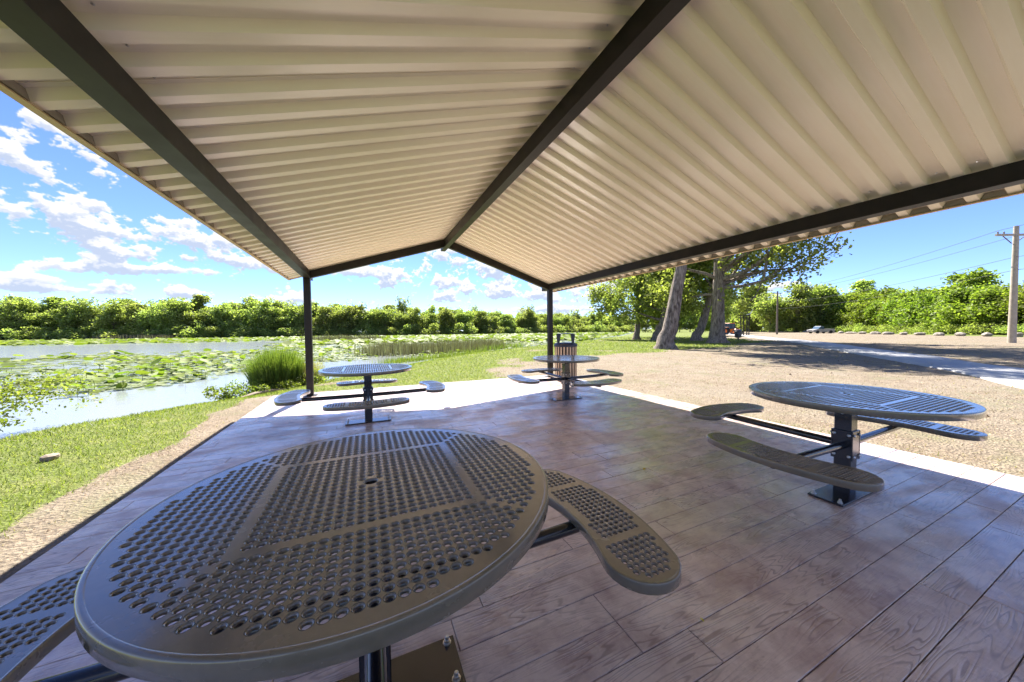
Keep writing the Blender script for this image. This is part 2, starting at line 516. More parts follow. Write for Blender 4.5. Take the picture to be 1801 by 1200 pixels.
def dup(o, kids):
    c = o.copy(); COL.objects.link(c)
    for ch in kids.get(o.name, []):
        k = ch.copy(); COL.objects.link(k); k.parent = c
        for g in kids.get(ch.name, []):
            h = g.copy(); COL.objects.link(h); h.parent = k
    return c


# ---------------------------------------------------------------- terrain
WZ = -0.60
near_shore = [(-60, -60), (-26, -18), (-15, -4), (-10, 4), (-7.6, 7.6), (-6.34, 9.30), (-5.97, 9.59), (-5.7, 10.32), (-4.87, 10.94), (-3.9, 11.6), (-2.9, 13.0), (-1.78, 14.9),
              (-0.15, 16.9), (2.22, 19.6), (5.17, 22.2), (10.97, 26.8), (16.6, 30.2), (26.16, 37.6), (43.46, 52.4), (72.6, 77), (105, 108), (160, 160)]
far_shore = [(175, 172), (140, 162), (107, 156), (65, 148), (12, 150), (-29, 152), (-69, 168), (-110, 186), (-160, 190), (-220, 150), (-240, 60), (-200, -60)]
lake_poly = np.array(near_shore + far_shore, float)


def inside(P, poly):
    x, y = P[:, 0], P[:, 1]; ins = np.zeros(len(P), bool); n = len(poly)
    for i in range(n):
        x0, y0 = poly[i]; x1, y1 = poly[(i + 1) % n]
        c = (y0 > y) != (y1 > y)
        with np.errstate(divide='ignore', invalid='ignore'):
            xi = (x1 - x0) * (y - y0) / (y1 - y0 + 1e-12) + x0
        ins ^= c & (x < xi)
    return ins


def sdist(P, poly):
    d = np.full(len(P), 1e9)
    n = len(poly)
    for i in range(n):
        a = poly[i]; b = poly[(i + 1) % n]; ab = b - a
        t = np.clip(((P - a) @ ab) / (ab @ ab), 0, 1)
        q = a + t[:, None] * ab
        d = np.minimum(d, np.hypot(*(P - q).T))
    return np.where(inside(P, poly), -d, d)


_ph = np.random.default_rng(3)
_W = [(np.array([math.cos(a), math.sin(a)]), f, p) for a, f, p in zip(_ph.uniform(0, 2 * PI, 14), np.geomspace(.12, 6, 14), _ph.uniform(0, 6.28, 14))]


def wob(P, f0=0, f1=14):
    s = np.zeros(len(P)); w = 0
    for d, f, p in _W[f0:f1]:
        a = f ** -.45; s += a * np.sin((P @ d) * f * 2 + p + 1.3 * np.sin((P @ d[::-1]) * f * 1.3 + p * 2)); w += a
    return s / w


def sstep(x, a, b):
    t = np.clip((x - a) / (b - a), 0, 1); return t * t * (3 - 2 * t)


def land_z(P):
    P = np.asarray(P, float).reshape(-1, 2)
    d = sdist(P, lake_poly) + .35 * wob(P, 6, 12)
    r = np.hypot(P[:, 0], P[:, 1])
    z = -.64 + .60 * sstep(d, -.1, 4.2) - .5 * sstep(-d, 0, 4)
    far = sstep(P[:, 1], 120, 150) * sstep(d, 0, 30)
    z += far * 1.2
    z += .012 * wob(P, 7, 14) * (d > 0) + .03 * wob(P, 3, 8) * sstep(r, 14, 30) * (d > 1)
    near_slab = (P[:, 0] > -2.3) & (P[:, 0] < 5.6) & (P[:, 1] > -3) & (P[:, 1] < 8.6)
    z = np.where(near_slab, np.minimum(z, -.022), z)
    under = (P[:, 0] > -1.66) & (P[:, 0] < 4.88) & (P[:, 1] > -1.6) & (P[:, 1] < 7.82)
    return np.where(under, -.14, z)


dirt_poly = np.array([(4.0, -40), (4.9, 6.5), (3.6, 9.0), (7, 12.2), (12, 13.4), (16.5, 13.0), (20, 14.6), (24, 14.0), (28, 17.0), (34, 17.5), (44, 27), (60, 40), (100, 66), (150, 95), (118, 52), (88, 28), (64, 9.6), (64, -40)], float)
lot_poly = dirt_poly


def grass_mask(P):
    P = np.asarray(P, float).reshape(-1, 2)
    g = np.ones(len(P)) * .95
    d = sdist(P, dirt_poly) + 1.0 * wob(P, 3, 9) * np.clip(np.hypot(*P.T) / 15, .3, 2)
    g = np.minimum(g, .95 * sstep(d, -1.0, 1.4) + .02)
    # bare strip along the slab, left and behind
    s = np.minimum(P[:, 0] + 1.74, 0)
    strip = -s
    k = sstep(strip + .30 * wob(P, 6, 14), .30, .62)
    g = np.where((P[:, 0] < -1.7) & (P[:, 1] < 8.3), np.minimum(g, k), g)
    b = P[:, 1] - 7.9
    g = np.where((P[:, 1] > 7.9) & (P[:, 1] < 10) & (P[:, 0] > -1.0), np.minimum(g, .35 + .6 * sstep(b + .3 * wob(P, 5, 12), .05, .6)), g)
    # thin patches
    g -= .55 * sstep(wob(P, 4, 9), .28, .6)
    # thin grass tongue where dirt meets lawn at right
    return np.clip(g, 0, 1)


def build_terrain():
    def axis(lo, hi, n, s):
        t = np.linspace(math.asinh(lo / s), math.asinh(hi / s), n); return np.sinh(t) * s
    xs = axis(-420, 520, 330, 5.0); ys = axis(-120, 520, 300, 5.0)
    xs = np.sort(np.append(xs, [-1.75, -1.65, 4.87, 4.97])); ys = np.sort(np.append(ys, [7.81, 7.91]))
    X, Y = np.meshgrid(xs, ys); P = np.stack([X.ravel(), Y.ravel()], 1)
    Z = land_z(P)
    nx, ny = len(xs), len(ys)
    i = np.arange(ny - 1)[:, None] * nx + np.arange(nx - 1)[None]
    F = np.stack([i, i + 1, i + nx + 1, i + nx], -1).reshape(-1, 4)
    me = np_mesh('ground', np.column_stack([P, Z]), F, True)
    g = grass_mask(P); d = sdist(P, lake_poly)
    wet = 1 - sstep(d, -.1, .7)
    c = np.zeros((len(P), 4), np.float32); c[:, 0] = g; c[:, 1] = wet; c[:, 3] = 1
    at = me.color_attributes.new('mask', 'FLOAT_COLOR', 'POINT'); at.data.foreach_set('color', c.ravel())
    return tag(link('ground', me, 'ground'), kind='structure')


build_terrain()
# water sheet
wme = np_mesh('lake_water', [(-420, -120, WZ), (300, -120, WZ), (300, 260, WZ), (-420, 260, WZ)], [(0, 1, 2, 3)])
tag(link('lake_water', wme, 'lake'), kind='structure')

# concrete path: left and right edge, world metres
lowE = [(3.0, -9.0), (7.6, -3.2), (10.4, .3), (12.2, 1.7), (15.17, 3.2), (19.31, 6.0), (23.14, 8.6), (33.48, 15.6), (39.91, 20.4), (50, 28.5), (70, 44), (100, 66)]
upE = [(5.6, -10.2), (11.3, -5.4), (14.2, -1.8), (15.9, .2), (18.3, 3.0), (22.1, 5.2), (26.0, 7.9), (35.3, 13.9), (42.1, 19.0), (52, 27), (72, 42.4), (102, 64)]


def ribbon(a, b, n=12):
    def dens(L):
        out = []
        for i in range(len(L) - 1):
            for k in range(n):
                t = k / n
                p0 = L[max(i - 1, 0)]; p1 = L[i]; p2 = L[i + 1]; p3 = L[min(i + 2, len(L) - 1)]
                q = [0.5 * ((2 * p1[j]) + (-p0[j] + p2[j]) * t + (2 * p0[j] - 5 * p1[j] + 4 * p2[j] - p3[j]) * t * t + (-p0[j] + 3 * p1[j] - 3 * p2[j] + p3[j]) * t ** 3) for j in (0, 1)]
                out.append(q)
        out.append(L[-1]); return np.array(out, float)
    A, B = dens(a), dens(b)
    zA = land_z(A) + .035; zB = land_z(B) + .035
    n_ = len(A); V = []; F = []
    for i in range(n_):
        V += [(*A[i], zA[i] - .12), (*A[i], zA[i]), (*B[i], zB[i]), (*B[i], zB[i] - .12)]
    for i in range(n_ - 1):
        for k in range(3): F.append((i * 4 + k, i * 4 + k + 1, i * 4 + k + 5, i * 4 + k + 4))
    return np_mesh('path', V, F)


tag(link('path', ribbon(lowE, upE), 'path_concrete'), kind='structure')

# ---------------------------------------------------------------- slab with stamped planks
SX0, SX1, SY0, SY1 = -1.74, 4.96, -1.70, 7.90
slab = tag(MB().box(((SX0 + SX1) / 2, (SY0 + SY1) / 2, -.070), (SX1 - SX0 - .006, SY1 - SY0 - .006, .118)).build('patio_slab', 'joint_concrete'), kind='structure')
PW = .1545
mesh_cache = {}


def plank_mesh(L, W):
    k = (round(L, 3), round(W, 3))
    if k in mesh_cache: return mesh_cache[k]
    m = MB()
    g = .0014; c = .0022; h = .010
    x0, x1, y0, y1 = -L / 2 + g, L / 2 - g, -W / 2 + g, W / 2 - g
    vs = [(x0, y0, -h), (x1, y0, -h), (x1, y1, -h), (x0, y1, -h), (x0, y0, -c), (x1, y0, -c), (x1, y1, -c), (x0, y1, -c),
          (x0 + c, y0 + c, 0), (x1 - c, y0 + c, 0), (x1 - c, y1 - c, 0), (x0 + c, y1 - c, 0)]
    fs = [(0, 1, 5, 4), (1, 2, 6, 5), (2, 3, 7, 6), (3, 0, 4, 7), (4, 5, 9, 8), (5, 6, 10, 9), (6, 7, 11, 10), (7, 4, 8, 11), (8, 9, 10, 11)]
    me = bpy.data.meshes.new('plank'); me.from_pydata(vs, [], fs); me.update(); me.materials.append(MATS['stamped_plank'])
    mesh_cache[k] = me
    return me


rows = []
y = 0.449 - PW * 14
prng = random.Random(12)
cand = []
while y < SY1 - .01:
    y2 = min(y + PW, SY1); y1 = max(y, SY0)
    if y2 - y1 > .02:
        x = SX0 - prng.choice((0, .2, .4, .6, .8, 1.0))
        while x < SX1 - .01:
            L = prng.choice((.8, .95, 1.1, 1.25))
            a, b = max(x, SX0), min(x + L, SX1)
            if SX1 - b < .12: b = SX1; L = b - x + .001
            if b - a > .03: cand.append(((a + b) / 2, (y1 + y2) / 2, b - a, y2 - y1))
            x += L
    y += PW


def seen(cx, cy):
    d = cx * fw.x + cy * fw.y; l = cx * rt.x + cy * rt.y
    return d > .1 and abs(l) < d * 1.75 + .5


near = sorted([q for q in cand if seen(q[0], q[1])], key=lambda q: q[0] ** 2 + q[1] ** 2)[:285]
ns = set(near)
rest = MB()
for q in cand:
    me = plank_mesh(round(q[2], 3), round(q[3], 3))
    dz = prng.uniform(-.0008, .0008)
    if q in ns:
        o = bpy.data.objects.new('plank', me); COL.objects.link(o); o.parent = slab; o.location = (q[0], q[1], dz)
    else:
        rest.add([(v.co.x + q[0], v.co.y + q[1], v.co.z + dz) for v in me.vertices], [tuple(p.vertices) for p in me.polygons])
rme = bpy.data.meshes.new('planks'); rme.from_pydata(rest.v, [], rest.f); rme.update()
tag(link('planks', rme, 'stamped_plank', slab), kind='stuff')

# ---------------------------------------------------------------- pavilion
XM, HW, BW = 1.7318, 2.7252, .1214
ZB, ZT, S, OH = 2.343, 2.4913, .3338, .425
Y0R, Y1R = -1.80, 7.92
YP = 7.48
ROOF_END = XM + HW + OH
pav = thing('picnic_pavilion', (XM, 3.1, 0), 'open gable roofed picnic pavilion of dark steel posts and beams under beige ribbed metal sheets', 'pavilion')
PO = Vector((XM, 3.1, 0))


def zr(x): return ZT + S * (HW - abs(x - XM))


def pbuild(mb, name, mat, parent=pav, **k):
    off = PO if parent is pav else Vector((0, 0, 0))
    mb.v = [(v[0] - PO.x, v[1] - PO.y, v[2] - PO.z) for v in mb.v]
    return mb.build(name, mat, parent, **k)


# eave beams: tube with a sloped top following the sheets, and a slim bottom lip
for sg in (-1, 1):
    xi = XM + sg * HW; xo = XM + sg * (HW + BW)
    poly = [(xi, ZB), (xo, ZB), (xo, zr(xo) - .002), (xi, zr(xi) - .002)]
    b = pbuild(MB().prism(poly, Y0R + .06, Y1R - .05), 'eave_beam', 'bronze_steel')
    l = MB().box((xi - sg * .004, (Y0R + Y1R) / 2, ZB + .004), (.012, Y1R - Y0R - .14, .008), ch=.002)
    l.v = [(v[0] - PO.x, v[1] - PO.y, v[2]) for v in l.v]
    l.build('beam_lip', 'bronze_steel', b)
# ridge beam
hr = .0985 / 2
poly = [(XM - hr, 3.204), (XM + hr, 3.204), (XM + hr, zr(XM + hr) - .003), (XM, zr(XM) - .003), (XM - hr, zr(XM - hr) - .003)]
rb = pbuild(MB().prism(poly, Y0R + .02, Y1R - .02), 'ridge_beam', 'bronze_steel')
fl = MB().box((XM, (Y0R + Y1R) / 2, 3.2015), (.112, Y1R - Y0R - .05, .007), ch=.002)
fl.v = [(v[0] - PO.x, v[1] - PO.y, v[2]) for v in fl.v]
fl.build('flange', 'bronze_steel', rb)
# gable rafters
for yy in (YP + .06, -1.28):
    for sg in (-1, 1):
        xa = XM + sg * (hr + .001); xb = XM + sg * (HW - .001)
        poly = [(xa, zr(xa) - .004), (xb, zr(xb) - .004), (xb, ZB + .002), (xa, 3.204 + .002)]
        pbuild(MB().prism(poly, yy - .05, yy + .05), 'rafter', 'bronze_steel')
# posts
for yy in (YP + .06, -1.28):
    for sg in (-1, 1):
        xc = XM + sg * (HW + BW / 2)
        p = pbuild(MB().box((xc, yy, ZB / 2 + .006), (BW - .002, .12, ZB - .012), ch=.006), 'post', 'bronze_steel')
        bp_ = MB().box((xc, yy, .007), (.24, .24, .012), ch=.002)
        bp_.v = [(v[0] - PO.x, v[1] - PO.y, v[2]) for v in bp_.v]
        bp_.build('base_plate', 'bronze_steel', p)
# ribbed sheets: low flat rests on the beams, raised pan above
PIT = .2; DEP = .050


def profile(y0, y1, ph):
    prof = [(0.0, 0.0), (.066, 0.0), (.088, DEP), (.178, DEP), (.2, 0.0)]
    pts = []
    k0 = math.floor((y0 - ph) / PIT) - 1
    k = k0
    while ph + k * PIT < y1 + PIT:
        for a, z in prof[:-1]: pts.append((ph + k * PIT + a, z))
        k += 1
    def at(yv):
        for i in range(len(pts) - 1):
            if pts[i][0] <= yv <= pts[i + 1][0]:
                t = (yv - pts[i][0]) / (pts[i + 1][0] - pts[i][0]); return pts[i][1] * (1 - t) + pts[i + 1][1] * t
    out = [(y0, at(y0))] + [p for p in pts if y0 + 1e-4 < p[0] < y1 - 1e-4] + [(y1, at(y1))]
    return out


PH = 1.27
seams = [Y0R]
k = math.ceil((Y0R - PH) + .2)
while PH + k < Y1R - .2:
    seams.append(PH + k * 1.0); k += 1
seams.append(Y1R)
TH = .004
for sg in (-1, 1):
    for i in range(len(seams) - 1):
        lift = .0046 * (i % 2); lap = .03 if i % 2 else 0.0
        a, b = max(Y0R, seams[i] - lap), min(Y1R, seams[i + 1] + lap)
        pr = profile(a, b, PH - .148)
        xa = XM + sg * .004; xe = XM + sg * (HW + OH)
        nseg = 6
        xs = [xa + (xe - xa) * j / nseg for j in range(nseg + 1)]
        V = []; F = []
        n = len(pr)
        sl = prng.uniform(-.0012, .0012)
        for lay in (0, TH):
            for x in xs:
                for (yy, dz) in pr: V.append((x - PO.x, yy - PO.y, zr(x) + dz + lay + lift))
        L1 = n * (nseg + 1)
        for lay in (0, 1):
            o = lay * L1
            for j in range(nseg):
                for q in range(n - 1): F.append((o + j * n + q, o + j * n + q + 1, o + (j + 1) * n + q + 1, o + (j + 1) * n + q))
        for j in (0, nseg):
            for q in range(n - 1): F.append((j * n + q, j * n + q + 1, L1 + j * n + q + 1, L1 + j * n + q))
        for j in range(nseg):
            for q in (0, n - 1): F.append((j * n + q, (j + 1) * n + q, L1 + (j + 1) * n + q, L1 + j * n + q))
        m = MB(); m.v = V; m.f = F
        m.build('roof_sheet', 'roof_paint', pav)
    # eave trim: thin tan drip edge and the closures that fill the raised pans
    xe = XM + sg * (HW + OH)
    ze = zr(xe)
    tr = pbuild(MB().box((xe + sg * .008, (Y0R + Y1R) / 2, ze + .029), (.012, Y1R - Y0R + .01, .074)), 'eave_trim', 'trim_tan')
    lp_ = MB().box((xe - sg * .003 - PO.x, (Y0R + Y1R) / 2 - PO.y, ze - .010), (.040, Y1R - Y0R + .012, .006))
    lp_.build('trim_lip', 'trim_tan', tr)
    yk = PH - .148 + .2 * math.ceil((Y0R - PH + .148) / .2)
    cm_ = None
    while yk < Y1R - .2:
        if cm_ is None:
            cl = MB()
            cl.add([(dx, yy, -sg * dx * S * .0 + zz) for dx in (-.006, .006) for yy, zz in ((.068, .003), (.198, .003), (.177, DEP - .003), (.089, DEP - .003))],
                   [(0, 1, 2, 3), (4, 7, 6, 5), (0, 4, 5, 1), (1, 5, 6, 2), (2, 6, 7, 3), (3, 7, 4, 0)])
            q_ = cl.build('rib_closure', 'closure_grey', pav); cm_ = q_.data
        else: q_ = link('rib_closure', cm_, None, pav)
        q_.location = (xe - sg * .010 - PO.x, yk - PO.y, zr(xe - sg * .01))
        yk += .2
    # gable trim
    for yy in (Y0R - .006, Y1R + .006):
        poly = [(XM, zr(XM) - .01), (xe, zr(xe) - .01), (xe, zr(xe) + .06), (XM, zr(XM) + .06)]
        pbuild(MB().prism(poly, yy - .003, yy + .003), 'gable_trim', 'trim_tan')
pbuild(MB().prism([(XM - .16, zr(XM - .16) + .05), (XM, zr(XM) + .052), (XM + .16, zr(XM + .16) + .05), (XM, zr(XM) + .058)], Y0R, Y1R), 'ridge_cap', 'roof_paint')
# screw heads along the ribs beside the ridge and at the eave
for sg in (-1, 1):
    sm = MB()
    yk = PH - .148 + .2 * math.ceil((Y0R - PH + .148) / .2)
    while yk < Y1R - .1:
        for xx in (XM + sg * .14, XM + sg * (HW - .05)):
            sm.lathe([(.007, 0), (.007, -.004), (.003, -.007)], 6, (xx - PO.x, yk + .13 - PO.y, zr(xx) + DEP - .001))
        yk += .2
    tag(sm.build('screw_heads', 'bolt_steel', pav), kind='stuff')

# ---------------------------------------------------------------- perforated tables
HP = .0272


def perforated(name, outer, holes, hr_, z, skirt, special=()):
    """flat coated sheet with round punched holes, rolled edge and a skirt. outer: CCW list; holes: centres"""
    NS = 12
    verts = [Vector((x, y)) for x, y in outer]; no = len(outer)
    edges = [(i, (i + 1) % no) for i in range(no)]
    allh = [(x, y, hr_) for x, y in holes] + list(special)
    for (hx, hy, r) in allh:
        b = len(verts); rr = r + .0046
        for k in range(NS): verts.append(Vector((hx + rr * math.cos(2 * PI * k / NS), hy + rr * math.sin(2 * PI * k / NS))))
        edges += [(b + k, b + (k + 1) % NS) for k in range(NS)]
    res = delaunay_2d_cdt(verts, edges, [], 0, 1e-6)
    vo, fo, orig = res[0], res[2], res[3]
    VO = np.array([(v.x, v.y) for v in vo]); FO = np.array([f for f in fo if len(f) == 3])
    C = VO[FO].mean(1)
    # drop triangles in holes / outside
    H = np.array([(a, b, c + .0045) for a, b, c in allh])
    keep = inside(C, np.array(outer))
    for i0 in range(0, len(C), 4000):
        D = (C[i0:i0 + 4000, None, 0] - H[None, :, 0]) ** 2 + (C[i0:i0 + 4000, None, 1] - H[None, :, 1]) ** 2
        keep[i0:i0 + 4000] &= ~(D < (H[None, :, 2] * .96) ** 2).any(1)
    T3 = FO[keep]
    area = np.cross(VO[T3[:, 1]] - VO[T3[:, 0]], VO[T3[:, 2]] - VO[T3[:, 0]])
    T3[area < 0] = T3[area < 0][:, ::-1]
    V = [(x, y, z) for x, y in VO]; F = [tuple(int(q) for q in t) for t in T3]
    # map the input verts to output verts
    inv = {}
    for oi, lst in enumerate(orig):
        for i in lst: inv[i] = oi
    b = no
    for (hx, hy, r) in allh:
        prev = [inv[b + k] for k in range(NS)]; b += NS
        for rr, dz in ((r + .0024, -.0005), (r + .0006, -.0020), (r, -.0085)):
            cur = []
            for k in range(NS):
                cur.append(len(V)); V.append((hx + rr * math.cos(2 * PI * k / NS), hy + rr * math.sin(2 * PI * k / NS), z + dz))
            for k in range(NS):
                k2 = (k + 1) % NS; F.append((prev[k], cur[k], cur[k2])); F.append((prev[k], cur[k2], prev[k2]))
            prev = cur
    me = bpy.data.meshes.new(name)
    me.from_pydata(V, [], F); me.update()
    nt_ = len(T3)
    me.polygons.foreach_set('use_smooth', [False] * nt_ + [True] * (len(me.polygons) - nt_))
    return me


def rim_mesh(name, outer, z, skirt, grow=.012):
    """rolled edge: from the sheet outline out and down"""
    n = len(outer); V = []; F = []
    P = np.array(outer); nxt = np.roll(P, -1, 0); prv = np.roll(P, 1, 0)
    tn = nxt - prv; tn /= np.linalg.norm(tn, axis=1)[:, None]; N = np.stack([tn[:, 1], -tn[:, 0]], 1)
    prof = [(0, 0), (.0015, .0008), (grow * .55, .0009), (grow * .82, -.0004), (grow * .96, -.0020), (grow, -.0042), (grow, -skirt + .004), (grow - .003, -skirt), (grow - .010, -skirt), (grow - .010, -.008), (0, -.008)]
    for (o, dz) in prof:
        for i in range(n): V.append((*(P[i] + N[i] * o), z + dz))
    m = len(prof)
    for j in range(m - 1):
        for i in range(n):
            k = (i + 1) % n; F.append((j * n + i, (j + 1) * n + i, (j + 1) * n + k, j * n + k))
    mb = MB(); mb.v = V; mb.f = F
    return mb


def make_table():
    t = thing('picnic_table', (0, 0, 0), 'x', 'picnic table', 'round perforated picnic tables with four curved seats')
    RT = .600; g = .012
    outer = [((RT - g) * math.cos(2 * PI * k / 128), (RT - g) * math.sin(2 * PI * k / 128)) for k in range(128)]
    holes = []
    RMAX = .553
    for i in range(-9, 10):
        for j in range(-9, 10):
            if math.hypot(i * HP, j * HP) > .032: holes.append((i * HP, j * HP))
    for i in (-10, 10):
        for j in range(-9, 10): holes.append((i * HP, j * HP))
    e0 = .300; f0 = .272
    for sg in (-1, 1):
        for k in range(12):
            yv = .2955 + k * HP
            for i in range(-24, 25):
                xv = i * HP
                if math.hypot(xv, yv) < RMAX and (abs(xv) - e0) - (yv - f0) < -.020: holes.append((xv, sg * yv))
            xv = .3235 + k * HP
            for j in range(-24, 25):
                yv = j * HP
                if math.hypot(xv, yv) < RMAX and (abs(yv) - f0) - (xv - e0) < -.016: holes.append((sg * xv, yv))
    me = perforated('tabletop', outer, holes, .0082, .76, .04, special=[(0, 0, .0195)])
    top = link('tabletop', me, 'plastisol', t)
    rim_mesh('rim', outer, .76, .042, g).build('rim', 'plastisol', top, smooth=True, angle=50)
    # welded angle frame under the sheet
    fr = MB()
    for sg in (-1, 1):
        fr.box((sg * .30, 0, .742), (.028, .56, .018)); fr.box((0, sg * .272, .7415), (.56, .028, .017))
        for s2 in (-1, 1):
            rot = Matrix.Rotation(math.atan2(s2, sg), 3, 'Z')
            fr.box((sg * .36, s2 * .335, .7425), (.16, .024, .016), rot)
    fr.build('under_frame', 'plastisol', top)
    MB().box((0, 0, .374), (.098, .098, .736), ch=.004).build('post', 'black_coat', t)
    mt = MB(); mt.box((0, 0, .738), (.30, .30, .010)); mt.add([(sx * (.055 if z_ < .7 else .13), sy * (.055 if z_ < .7 else .13), z_) for z_ in (.655, .733) for sy in (-1, 1) for sx in (-1, 1)],
                                       [(0, 2, 3, 1), (4, 5, 7, 6), (0, 1, 5, 4), (2, 6, 7, 3), (0, 4, 6, 2), (1, 3, 7, 5)])
    mt.build('top_mount', 'black_coat', t)
    bpl = MB().box((0, 0, .0085), (.59, .20, .013), ch=.002).build('base_plate', 'black_coat', t)
    bolt = None
    for sx in (-1, 1):
        for sy in (-1, 1):
            bm_ = MB().lathe([(.017, 0), (.017, .003), (.0125, .0035), (.0125, .012), (.008, .013), (.008, .026), (.006, .028)], 8, (0, 0, .015))
            if bolt is None: bolt = bm_.build('anchor_bolt', 'bolt_steel', bpl, loc=(sx * .265, sy * .075, 0))
            else: link('anchor_bolt', bolt.data, None, bpl, (sx * .265, sy * .075, 0))
    # clamp bracket with bolts
    bk = MB()
    for sg in (-1, 1):
        bk.box((sg * .055, 0, .380), (.010, .124, .220), ch=.002); bk.box((0, sg * .055, .380), (.124, .010, .218), ch=.002)
    bk = bk.build('seat_bracket', 'black_coat', t)
    first = None
    for ax in range(4):
        a = ax * PI / 2
        for (oy, oz) in ((-.042, .46), (.042, .46), (-.042, .30), (.042, .30)):
            loc = Matrix.Rotation(a, 3, 'Z') @ Vector((.060, oy, oz))
            if first is None:
                mb = MB().tube([(0, 0, 0), (.007, 0, 0), (.012, 0, 0)], [.011, .011, .006], 8)
                first = mb.build('bolt', 'bolt_steel', bk, loc=loc); first.rotation_euler = (0, 0, a)
            else:
                o = link('bolt', first.data, None, bk, loc); o.rotation_euler = (0, 0, a)
    o = link('bolt', first.data, None, bk, (-.049, 0, .62)); o.rotation_euler = (0, 0, PI)
    # seats: annular arcs with round ends
    RI, RO = .805, 1.075; RC = (RI + RO) / 2; hw = (RO - RI) / 2; HA = R(20.5)
    gg = .010
    def seat_outline(inset):
        w = hw - inset; pts = []
        n1 = 26; n2 = 14
        for k in range(n1 + 1):
            a = -HA + 2 * HA * k / n1; pts.append(((RC + w) * math.cos(a), (RC + w) * math.sin(a)))
        cx, cy = RC * math.cos(HA), RC * math.sin(HA)
        for k in range(1, n2):
            b = HA + PI * k / n2; pts.append((cx + w * math.cos(b), cy + w * math.sin(b)))
        for k in range(n1 + 1):
            a = HA - 2 * HA * k / n1; pts.append(((RC - w) * math.cos(a), (RC - w) * math.sin(a)))
        cx, cy = RC * math.cos(HA), -RC * math.sin(HA)
        for k in range(1, n2):
            b = -HA + PI + PI * k / n2; pts.append((cx + w * math.cos(b), cy + w * math.sin(b)))
        return pts
    so = seat_outline(gg)
    lim = np.array(seat_outline(.036))
    hs = []
    for i in range(60):
        for j in range(-22, 23):
            x, y_ = .70 + i * HP, j * HP
            if abs(abs(y_) - .2176) < .010: continue
            yy = y_ + math.copysign(.006, y_) if abs(y_) > .2176 else y_
            hs.append((x, yy))
    hs = np.array(hs); hs = hs[inside(hs, lim)]
    sme = perforated('seat', so, [tuple(q) for q in hs], .0080, .450, .04)
    ring = None; bar = None; arm_me = None
    for ax in range(4):
        a = ax * PI / 2
        s_ = link('seat', sme, 'plastisol', t); s_.rotation_euler = (0, 0, a)
        if ring is None:
            ring = rim_mesh('rim', so, .450, .040, gg).build('rim', 'plastisol', s_, smooth=True, angle=50)
            mb = MB()
            mb.box((RC, 0, .418), (.055, .50, .026), ch=.003); mb.box((RC, .25, .414), (.06, .012, .034)); mb.box((RC, -.25, .414), (.06, .012, .034))
            bar = mb.build('seat_bar', 'black_coat', s_)
        else:
            link('rim', ring.data, None, s_); link('seat_bar', bar.data, None, s_)
        if arm_me is None:
            mb = MB()
            mb.tube([(.062, 0, .375), (.30, 0, .377), (.62, 0, .381), (.86, 0, .385), (.955, 0, .388)], .027, 16)
            arm_me = mb.build('seat_arm', 'black_coat', t, smooth=True)
        else:
            o = link('seat_arm', arm_me.data, None, t); o.rotation_euler = (0, 0, a)
    return t


t0 = make_table()
km = kids_map()
t0['label'] = 'nearest round perforated picnic table filling the lower left foreground'
t0.location = (.0018, 1.1866, 0)
for (x, y_, lab, rz) in ((.0018, 4.984, 'round picnic table beside the left pavilion post next to the lake', 0),
                     (3.3134, 4.984, 'farthest round picnic table, standing in front of the slatted litter bin', 0),
                     (3.3134, 1.1866, 'round picnic table at right next to the gravelly bare ground', 0)):
    c = dup(t0, km); c.location = (x, y_, 0); c['label'] = lab
    if 'gravelly' in lab:
        kk = kids_map()
        for q in [q for q in kk[c.name] if q.name.split('.')[0] in ('seat', 'seat_arm') and abs(q.rotation_euler.z - 1.5 * PI) < .01]:
            for z_ in kk.get(q.name, []): bpy.data.objects.remove(z_)
            bpy.data.objects.remove(q)

# ---------------------------------------------------------------- litter bin by the post
bx, by = 4.64, 6.98
tb = thing('litter_bin', (bx, by, 0), 'brown slatted litter bin with dark dome lid and hooded top beside the right post', 'litter bin')
MB().lathe([(.225, .03), (.225, .84)], 28).build('liner', 'bin_inside', tb, smooth=True)
fr = MB()
for z_ in (.04, .80): fr.lathe([(.235, z_ - .02), (.262, z_ - .02), (.262, z_ + .02), (.235, z_ + .02), (.235, z_ - .02)], 32, cap=False)
fr.build('hoop', 'dark_plastic', tb, smooth=True)
slat = MB().box((0, 0, 0), (.012, .040, .80), ch=.003)
slat_o = None
NSL = 22
for k in range(NSL):
    a = 2 * PI * k / NSL
    loc = (.274 * math.cos(a), .274 * math.sin(a), .44)
    if slat_o is None: slat_o = slat.build('slat', 'bin_slat', tb, loc=loc); o = slat_o
    else: o = link('slat', slat_o.data, None, tb, loc)
    o.rotation_euler = (0, 0, a)
lid = MB().lathe([(.20, .835), (.285, .838), (.300, .850), (.300, .885), (.285, .915), (.24, .935), (.13, .945), (.12, .93)], 36, cap=False).build('lid', 'dark_plastic', tb, smooth=True)
hd = MB()
hv = Vector((rt.x, rt.y, 0)).normalized()
hp_ = Vector((-hv.y, hv.x, 0))
for sg in (-1, 1):
    vs = []
    for dq in (-.05, .05):
        for (u_, z_) in ((.205, .90), (.235, 1.155), (.125, 1.155), (.165, .92)):
            vs.append(hv * (sg * u_) + hp_ * dq + Vector((0, 0, z_)))
    hd.add(vs, [(0, 1, 2, 3), (4, 7, 6, 5), (0, 4, 5, 1), (1, 5, 6, 2), (2, 6, 7, 3), (3, 7, 4, 0)])
hd.lathe([(.0, 1.156), (.22, 1.156), (.235, 1.164), (.22, 1.174), (.0, 1.185)], 28, cap=False)
hd.build('hood', 'dark_plastic', tb, smooth=True)

# ---------------------------------------------------------------- trees


